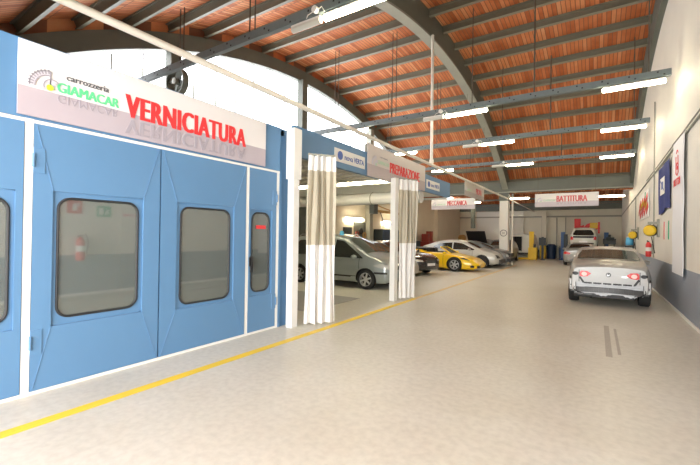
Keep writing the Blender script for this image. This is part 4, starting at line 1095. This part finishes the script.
# 8. car with hood up, facing the camera
L = 4.4
c8 = Car('hood_up_car', 'dark car with its black hood propped open, beyond the pale silver car', 'car', (-7.45, 27.6 + L/2, 0), -PI/2, L, 1.76,
    [(0, .9), (.15, 1.1), (.8, 1.40), (1.5, 1.5), (2.2, 1.5), (2.75, 1.40), (3.3, 1.10), (4.1, .98), (4.3, .8), (4.4, .6)],
    [(0, .95), (2.9, .95), (4.4, .75)], M['grey'], low=.22, th=.42, wb=(.8, 3.5), wr=.33, mirror=False)
mb = MB(); mb.obox((3.55 - L/2 + .05, 0, 1.68), (.42, 0, .42), (0, .68, 0), (-.02, 0, .02)); mb.build('hood', M['black'], c8.root, bevel=.02)
mb = MB(); mb.box(3.35 - L/2, 4.2 - L/2, -.6, .6, .95, 1.06); mb.cyl((3.8 - L/2, -.2, 1.1), (3.8 - L/2, .3, 1.1), .09, 12); mb.build('engine', M['beam_dark'], c8.root)
c8.patch('windshield', 'T', [(2.75, -.54, .54), (3.2, -.64, .64)], M['glassgreen'], .01, 12, 12)
c8.patch('headlight', 'F', [(-.74, .70, .84), (-.45, .70, .82)], M['lens']); c8.patch('headlight', 'F', [(.45, .70, .82), (.74, .70, .84)], M['lens'])
c8.patch('grille', 'F', [(-.4, .68, .82), (.4, .68, .82)], M['beam_dark'])
# 8b another grey car close by it
L = 4.0
c8b = Car('grey_hatchback', 'grey car showing between the raised hood and the pillar', 'car', (-5.62, 26.3 + L/2, 0), -PI/2, L, 1.66,
    [(0, .9), (.15, 1.1), (.6, 1.40), (1.3, 1.5), (2.0, 1.5), (2.5, 1.40), (3.1, 1.08), (3.75, .95), (3.9, .8), (4.0, .6)],
    [(0, .95), (2.6, .95), (4.0, .75)], M['grey'], low=.22, th=.40, wb=(.75, 3.2), wr=.32, mirror=False)
c8b.patch('windshield', 'T', [(2.55, -.52, .52), (3.05, -.6, .6)], M['carglass'], .01, 12, 12)
c8b.patch('headlight', 'F', [(-.72, .70, .84), (-.45, .70, .82)], M['lens']); c8b.patch('headlight', 'F', [(.45, .70, .82), (.72, .70, .84)], M['lens'])

# 9. white van, rear to the camera, one door open
L = 4.6
c9 = Car('white_van', 'white van beside the pillar with a dark open doorway', 'van', (-4.95, 32.6 + L/2, 0), PI/2, L, 1.78,
    [(0, 1.80), (.1, 1.9), (.5, 1.95), (3.0, 1.95), (3.4, 1.7), (3.8, 1.15), (4.4, .98), (4.6, .7)],
    [(0, 1.1), (3.4, 1.1), (4.6, .8)], M['carwhite'], low=.3, th=.12, wb=(.9, 3.7), wr=.33, plan=[(0, .96), (.1, .99), (.5, 1), (4, 1), (4.6, .8)],
    cuts=[(-L/2 - .1, -L/2 + 2.0, .02, .76, .62, 1.78)]) if False else None
# the van stands within the room: shorter body so its nose clears the end wall
L = 3.2
c9 = Car('white_van', 'white van beside the pillar with a dark open doorway', 'van', (-5.0, 32.55 + L/2, 0), PI/2, L, 1.80,
    [(0, 1.80), (.1, 1.9), (.5, 1.95), (1.9, 1.95), (2.2, 1.7), (2.6, 1.15), (3.05, .98), (3.2, .7)],
    [(0, 1.1), (2.2, 1.1), (3.2, .8)], M['carwhite'], low=.3, th=.12, wb=(.7, 2.5), wr=.33, plan=[(0, .96), (.1, .99), (.5, 1), (2.8, 1), (3.2, .8)],
    cuts=[(-L/2 - .1, -L/2 + 1.2, .02, .74, .62, 1.76)], mirror=False)
c9.patch('door_seam', 'B', [(-.01, .4, 1.75), (.01, .4, 1.75)], M['black'], .004, 1, 8)
mb = MB(); mb.box(-L/2 - .04, -L/2 + .03, -.84, .84, .34, .50); mb.build('rear_bumper', M['black'], c9.root, bevel=.01)
mb = MB(); mb.box(-L/2 - .02, -L/2 + .02, -.84, -.76, .7, 1.0); mb.build('tail_light', M['redlens'], c9.root)

# 10. silver saloon in the aisle
L = 4.4
c10 = Car('silver_saloon', 'silver saloon seen from behind, past the stripped silver coupe', 'car', (-.92, 26.6 + L/2, 0), PI/2, L, 1.76,
    [(0, .88), (.06, .98), (.3, 1.02), (.85, 1.04), (1.5, 1.30), (2.0, 1.35), (2.5, 1.33), (3.2, 1.02), (4.0, .84), (4.3, .7), (4.4, .55)],
    [(0, .86), (3, .9), (4.4, .7)], M['silver3'], low=.22, th=.48, wb=(.85, 3.5), wr=.33, mirror=2.9)
c10.patch('rear_window', 'T', [(.9, -.58, .58), (1.45, -.48, .48)], M['carglass'], .01, 12, 12)
c10.sides('side_window', [(1.1, .94, 1.02), (1.6, .94, 1.22), (2.4, .94, 1.24), (3.0, .94, .98)], M['carglass'])
for sg in (-1, 1):
    c10.patch('tail_light', 'B', sorted([(sg*.45, .72, .80), (sg*.62, .70, .86), (sg*.74, .72, .88)]), M['redlens'], .012)
    mb = MB(); mb.cyl((-L/2 - .03, sg*.5, .28), (-L/2 + .2, sg*.5, .28), .04, 10); mb.build('exhaust_pipe', M['beam_dark'], c10.root)
c10.patch('number_plate', 'B', [(-.26, .58, .68), (.26, .58, .68)], M['plate'], .012)
c10.patch('lower_bumper', 'B', [(-.6, .34, .44), (.6, .34, .44)], M['black'], .006)
c10.sides('tail_light', [(.02, .72, .84), (.22, .76, .82)], M['redlens'], eps=.01)

# 11. car raised on the lift
L = 4.2
c11 = Car('lifted_car', 'white car raised on the lift with dark rear window', 'car', (-.82, 31.0 + L/2, .88), PI/2, L, 1.76,
    [(0, .95), (.05, 1.1), (.12, 1.30), (.35, 1.52), (.9, 1.56), (2.2, 1.55), (2.7, 1.4), (3.2, 1.05), (4.0, .9), (4.2, .6)],
    [(0, .95), (3, .95), (4.2, .75)], M['carwhite'], low=.22, th=.42, wb=(.75, 3.3), wr=.33, mirror=2.9)
c11.patch('rear_window', 'B', [(-.62, 1.04, 1.14), (-.48, 1.02, 1.40), (.48, 1.02, 1.40), (.62, 1.04, 1.14)], M['carglass'], .012, 16, 8)
c11.patch('rear_panel', 'B', [(-.72, .84, .98), (.72, .84, .98)], M['black'], .01)
c11.patch('number_plate', 'B', [(-.25, .52, .64), (.25, .52, .64)], M['plate'], .03)
c11.patch('lower_bumper', 'B', [(-.62, .42, .50), (.62, .42, .50)], M['black'], .01)
for sg in (-1, 1): c11.patch('tail_light', 'B', sorted([(sg*.60, .7, .92), (sg*.76, .7, .92)]), M['redlens'], .014)
# the lift
T = thing('car_lift', 'blue two-post lift holding up the white car', 'car lift', (-.8, 33.3, 0))
for x, m_ in ((-2.2, M['liftblue']), (.55, M['liftblue'])):
    mb = MB(); mb.box(x - .14, x + .14, 33.1, 33.5, 0, 2.15); mb.box(x - .25, x + .25, 33.0, 33.6, 0, .06); mb.build('lift_post', m_, T, world=True, bevel=.01)
    sg = 1 if x < -1 else -1
    for yy in (32.0, 34.6): mb = MB(); mb.bar((x + sg*.14, 33.3, 1.0), (x + sg*.75, yy, 1.03), .10, .08); mb.cyl((x + sg*.75, yy, 1.0), (x + sg*.75, yy, 1.10), .07, 12); mb.build('lift_arm', M['steel'], T, world=True)
mb = MB(); mb.box(-2.1, -1.85, 32.4, 32.6, .0, 1.98)
tag(mb.build('control_column', M['cab_dark'], loc=(-1.97, 32.5, 0)), 'narrow dark column beside the blue lift post', 'control column')
# yellow mobile column lift
T = thing('yellow_column_lift', 'yellow column lift with low forks, right of the white van', 'column lift', (-4.1, 31.2, 0))
mb = MB(); mb.box(-4.22, -3.98, 31.1, 31.4, 0, 2.15); mb.box(-4.28, -4.2, 31.05, 31.2, 0, 2.15); mb.build('column', M['tool_yellow'], T, world=True)
mb = MB(); mb.box(-4.32, -3.75, 30.9, 31.5, .05, .95); mb.build('gearbox', M['tool_yellow'], T, world=True, bevel=.02)
for yy in (30.8, 31.5): mb = MB(); mb.bar((-4.2, yy, .12), (-5.15, yy, .10), .1, .12); mb.build('fork', M['tool_yellow'], T, world=True)
mb = MB(); mb.box(-3.98, -3.8, 31.0, 31.05, .9, 1.2); mb.build('control_box', M['black'], T, world=True)
mb = MB(); mb.box(-3.62, -3.32, 31.9, 32.2, .0, .05); mb.box(-3.55, -3.4, 31.95, 32.1, .05, 1.75); mb.box(-3.72, -3.24, 31.9, 31.98, 1.1, 1.7)
tag(mb.build('welding_stand', M['cab_dark'], loc=(-3.5, 32, 0)), 'dark tool stand between the yellow column lift and the yellow cabinet', 'tool stand')
mb = MB(); mb.box(-3.92, -3.5, 34.2, 34.6, 0, 1.15); mb.box(-3.88, -3.54, 34.18, 34.2, .1, 1.05)
tag(mb.build('yellow_cabinet', M['tool_yellow'], loc=(-3.7, 34.4, 0), bevel=.02), 'small yellow cabinet beside the blue bins', 'cabinet')
for (x, r_, h, lab) in ((-3.12, .36, 1.2, 'large dark blue bin beside the yellow cabinet'), ):
    T = thing('waste_bin', lab, 'bin', (x, 34.7, 0))
    mb = MB(); mb.lathe([(.001, 0), (r_ * .85, .0), (r_, h * .8), (r_, h * .82)], (x, 34.7, 0), (0, 0, 1), 20); mb.build('barrel', M['bin_blue'], T, world=True, smooth=40)
    mb = MB(); mb.lathe([(r_ * 1.05, h * .80), (r_ * 1.05, h * .84), (r_ * .7, h * .98), (.001, h)], (x, 34.7, 0), (0, 0, 1), 20); mb.build('lid', M['bin_blue'], T, world=True, smooth=40)
T = thing('waste_bin', 'low dark blue wheeled bin between the round bin and the lift', 'bin', (-2.3, 34.8, 0))
mb = MB(); mb.add([(-2.55, 34.5, .1), (-2.0, 34.5, .1), (-2.0, 35.1, .1), (-2.6, 35.1, .1), (-2.6, 34.42, .9), (-1.92, 34.42, .9), (-1.92, 35.18, .9), (-2.6, 35.18, .9)], [(0,3,2,1),(4,5,6,7),(0,1,5,4),(1,2,6,5),(2,3,7,6),(3,0,4,7)]); mb.build('bin_body', M['bin_blue'], T, world=True, bevel=.02)
mb = MB(); mb.obox((-2.26, 34.8, .95), (.35, 0, 0), (0, .40, .04), (0, 0, .03)); mb.build('lid', M['cab_dark'], T, world=True)
for x in (-2.55, -2.05): mb = MB(); mb.cyl((x - .03, 34.9, .08), (x + .03, 34.9, .08), .08, 12); mb.build('wheel', M['rubber'], T, world=True)
# things on the end wall behind the lifted car
mb = MB(); mb.obox((-1.35, YE - .25, 2.85), (.22, 0, 0), (0, .06, 0), (0, 0, .42)); mb.obox((-1.2, YE - .3, 2.55), (.3, 0, .1), (0, .05, 0), (0, 0, .12))
tag(mb.build('red_panel', M['red'], loc=(-1.35, YE - .25, 2.85)), 'red hanging panel on the end wall above the lifted car', 'panel')
FP = thing('yellow_red_pennant', 'yellow and red curved pennant on the end wall above the lifted car', 'pennant', (-.3, YE - .2, 2.6))
mb = MB(); arc_patch(mb, (-.38, YE - .2, 2.35), (1, 0, 0), (0, 0, 1), .28, .58, 10, 170, 16, .02); mb.build('red_band', M['red'], FP, world=True)
mb = MB(); mb.box(-.5, .02, YE - .24, YE - .21, 2.5, 2.95); mb.build('yellow_cloth', M['tool_yellow'], FP, world=True)
mb = MB(); mb.box(.04, .16, YE - .23, YE - .2, 2.1, 3.0); mb.build('red_edge', M['red'], FP, world=True)
# engine on a stand, right of the lifted car
T = thing('engine_stand', 'dark engine on a stand, right of the lifted white car', 'engine', (.75, 32.5, 0))
mb = MB(); mb.obox((.72, 32.5, 1.50), (.38, 0, 0), (0, .3, 0), (0, 0, .20)); mb.cyl((.5, 32.15, 1.68), (1.0, 32.15, 1.68), .12, 12); mb.cyl((.72, 32.3, 1.5), (.72, 32.3, 1.98), .09, 10); mb.build('engine_block', M['cab_dark'], T, world=True, bevel=.04)
for x in (.45, 1.0): mb = MB(); mb.box(x - .04, x + .04, 32.4, 32.5, 0, 1.32); mb.build('leg', M['steel'], T, world=True)
# left side: red press, yellow bits, cabinet, jib, cupboard
T = thing('tool_trolley', 'dark red tool trolley against the beige wall beyond the yellow sports car', 'tool trolley', (-10.4, 26.4, 0))
mb = MB(); mb.box(-10.8, -10.1, 25.7, 27.1, .12, 1.3); mb.build('carcass', M['tool_red'], T, world=True, bevel=.02)
for k in range(5): mb = MB(); mb.box(-10.1, -10.07, 25.75, 27.05, .2 + k * .21, .38 + k * .21); mb.build('drawer', M['tool_red'], T, world=True)
mb = MB(); mb.box(-10.7, -10.2, 25.8, 26.2, 1.3, 1.85); mb.build('tool_case', M['tool_red'], T, world=True, bevel=.03)
mb = MB(); mb.box(-10.6, -10.2, 26.4, 26.8, 1.3, 2.05); mb.build('tool_case', M['tool_red'], T, world=True, bevel=.03)
for y in (25.9, 26.9): mb = MB(); mb.cyl((-10.25, y - .03, .06), (-10.25, y + .03, .06), .06, 10); mb.build('caster', M['rubber'], T, world=True)
mb = MB(); mb.box(-10.8, -10.1, 22.2, 24.2, 0, 1.35)
tag(mb.build('steel_box', M['cab_dark'], loc=(-10.5, 23.2, 0), bevel=.02), 'dark box against the beige wall behind the yellow sports car', 'box')
mb = MB(); mb.cyl((-10.5, 28.9, .85), (-10.5, 28.9, 1.2), .2, 14); mb.box(-10.75, -10.25, 28.65, 29.15, 0, .86)
tag(mb.build('yellow_drum', M['tool_yellow'], loc=(-10.5, 28.9, 0)), 'small yellow drum stand past the dark red tool trolley', 'drum')
mb = MB(); mb.cyl((-10.2, 33.6, 1.55), (-9.9, 33.4, 1.55), .3, 16); mb.box(-10.7, -10.0, 33.4, 34, 0, 1.4)
tag(mb.build('bench_machine', M['orange'], loc=(-10.3, 33.7, 0)), 'rust coloured bench machine near the beige wall beside the raised hood', 'bench machine')
T = thing('dark_cupboard', 'dark blue-black cupboard against the beige wall under a lit lamp', 'cupboard', (-10.6, 20.2, 0))
mb = MB(); mb.box(-10.95, -10.35, 19.2, 21.3, .02, 2.05); mb.build('carcass', M['cab_dark'], T, world=True, bevel=.02)
for y in (19.23, 20.28): mb = MB(); mb.box(-10.35, -10.32, y, y + .98, .1, 2.0); mb.build('door', M['bin_blue'], T, world=True)
T = thing('wall_jib', 'ochre jib arm fixed to the beige wall above the cars', 'jib arm', (-10.6, 18.5, 2.9))
mb = MB(); mb.box(-10.72, -10.4, 18.3, 18.7, 2.9, 3.5); mb.build('mount', M['cab_dark'], T, world=True)
mb = MB(); mb.bar((-10.5, 18.6, 3.42), (-10.3, 21.2, 3.03), .07, .05); mb.build('tie_bar', M['orange'], T, world=True)
mb = MB(); mb.bar((-10.5, 18.7, 3.08), (-10.3, 21.6, 3.03), .12, .14); mb.build('arm', M['orange'], T, world=True)
mb = MB(); mb.tube([(-10.4, 19.0, 3.0), (-10.25, 19.1, 2.5), (-10.2, 19.1, 2.1)], .02, 8); mb.build('cable', M['black'], T, world=True)
T = thing('hose_rack', 'rack of coiled red and dark hoses on the beige wall behind the minivan', 'hose rack', (-10.9, 17.7, 1.3))
mb = MB(); mb.box(XL + .005, XL + .06, 17.1, 18.25, 1.1, 2.4); mb.build('board', M['steel'], T, world=True)
for k, (y, z) in enumerate(((17.3, 1.85), (17.7, 2.0), (18.05, 1.8))):
    mb = MB(); arc_patch(mb, (XL + .12, y, z - .1), (0, 1, 0), (0, 0, 1), .10, .17, 0, 360, 18, .03); mb.build('hose_coil', (M['tool_red'], M['black'], M['orange'])[k], T, world=True)
mb = MB(); mb.box(XL + .003, XL + .1, 16.1, 16.8, 1.5, 2.1)
tag(mb.build('wall_panel', M['cab_dark'], loc=(XL + .05, 16.4, 1.8)), 'small dark panel on the beige wall under the lamp behind the minivan', 'electrical panel')
bpy.data.objects['wall_panel'].name = 'electrical_panel'
mb = MB(); mb.tube([(XL + .1, 23.6, 3.9), (XL + .3, 23.2, 2.8), (XL + .3, 22.7, 2.0), (XL + .25, 22.3, 1.5)], .055, 8)
tag(mb.build('exhaust_hose', M['black'], loc=(XL + .1, 23.6, 3.9), smooth=True), 'black exhaust hose hanging on the beige wall past the second curtain', 'hose')
mb = MB(); mb.cyl((-7.45, 27.4, 2.3), (-7.45, 27.4, zs2(27.4) + .12), .16, 16)
tag(mb.build('exhaust_duct', M['steel'], loc=(-7.45, 27.4, 2.3), smooth=True), 'grey vertical duct hanging behind the crosswise banner above the raised hood', 'duct')

# ------------------------------------------------------------------ camera, world, light
cam = bpy.data.cameras.new('camera'); co = bpy.data.objects.new('camera', cam); col.objects.link(co)
cam.sensor_width = 36; cam.lens = 36 * 377.1 / 700; cam.clip_end = 200
yaw, pitch, roll = map(math.radians, (33.26, .35, .85))
f = Vector((-math.sin(yaw) * math.cos(pitch), math.cos(yaw) * math.cos(pitch), math.sin(pitch)))
r0 = Vector((math.cos(yaw), math.sin(yaw), 0)); u0 = r0.cross(f)
rt = r0 * math.cos(roll) + u0 * math.sin(roll); up = -r0 * math.sin(roll) + u0 * math.cos(roll)
mw = Matrix((( rt.x, up.x, -f.x, 0), (rt.y, up.y, -f.y, 0), (rt.z, up.z, -f.z, 1.7), (0, 0, 0, 1)))
co.matrix_world = mw
scene.camera = co

wd = bpy.data.worlds.new('daylight'); scene.world = wd; wd.use_nodes = True
bg = wd.node_tree.nodes['Background']; bg.inputs[0].default_value = (.95, .97, 1, 1); bg.inputs[1].default_value = 3.0
def portal(loc, rot, sx, sy):
    l = bpy.data.lights.new('portal', 'AREA'); l.shape = 'RECTANGLE'; l.size = sx; l.size_y = sy; l.cycles.is_portal = True
    o = bpy.data.objects.new('portal', l); col.objects.link(o); o.location = loc; o.rotation_euler = rot
portal((-1.4, YB - .1, 2.25), (PI / 2, 0, 0), 6.0, 4.5)
portal((XL - .05, 11.5, 6.5), (0, -PI / 2, 0), 3.2, 25.0)
# daylight that falls through the vehicle doorway and the clerestory
def area(name, loc, rot, sx, sy, e, c):
    l = bpy.data.lights.new(name, 'AREA'); l.shape = 'RECTANGLE'; l.size = sx; l.size_y = sy; l.energy = e; l.color = c
    o = bpy.data.objects.new(name, l); col.objects.link(o); o.location = loc; o.rotation_euler = rot; return o
area('doorway_daylight', (-1.4, YB - .6, 2.4), (math.radians(84), 0, 0), 5.6, 4.2, 360, (1, .97, .92))

GR = {'tube_light': 'tube lights under the roof', 'light_rail': 'light rails across the hall', 'hanging_banner': 'hanging department banners', 'lettered_banner': 'department banners on the blue fascia',
      'bay_curtain': 'curtains of the preparation bay', 'junction_box': 'junction boxes on the light rails', 'hose_reel': 'hose reels on the white wall', 'wall_lamp': 'lamps on the beige wall',
      'wall_conduit': 'conduits on the white wall', 'fire_extinguisher': 'fire extinguishers on the white wall', 'safety_sign': 'safety signs facing the booth', 'maker_sign': 'maker signs on the blue fascia',
      'notice_strip': 'notice strips under the flag', 'roof_marker': 'blue markers on car roofs', 'waste_bin': 'bins by the end wall', 'hanger_rod': 'rods under the far vault', 'tube_lamp': 'tube lamps of the preparation bay'}
for o in list(scene.objects):
    if o.parent is None and 'label' in o:
        k = o.name.split('.')[0]
        if k in GR: o['group'] = GR[k]
scene.view_settings.view_transform = 'Standard'; scene.view_settings.look = 'None'
scene.view_settings.exposure = 1.45; scene.view_settings.gamma = 1
scene.cycles.use_denoising = True
scene.cycles.max_bounces = 8; scene.cycles.diffuse_bounces = 5
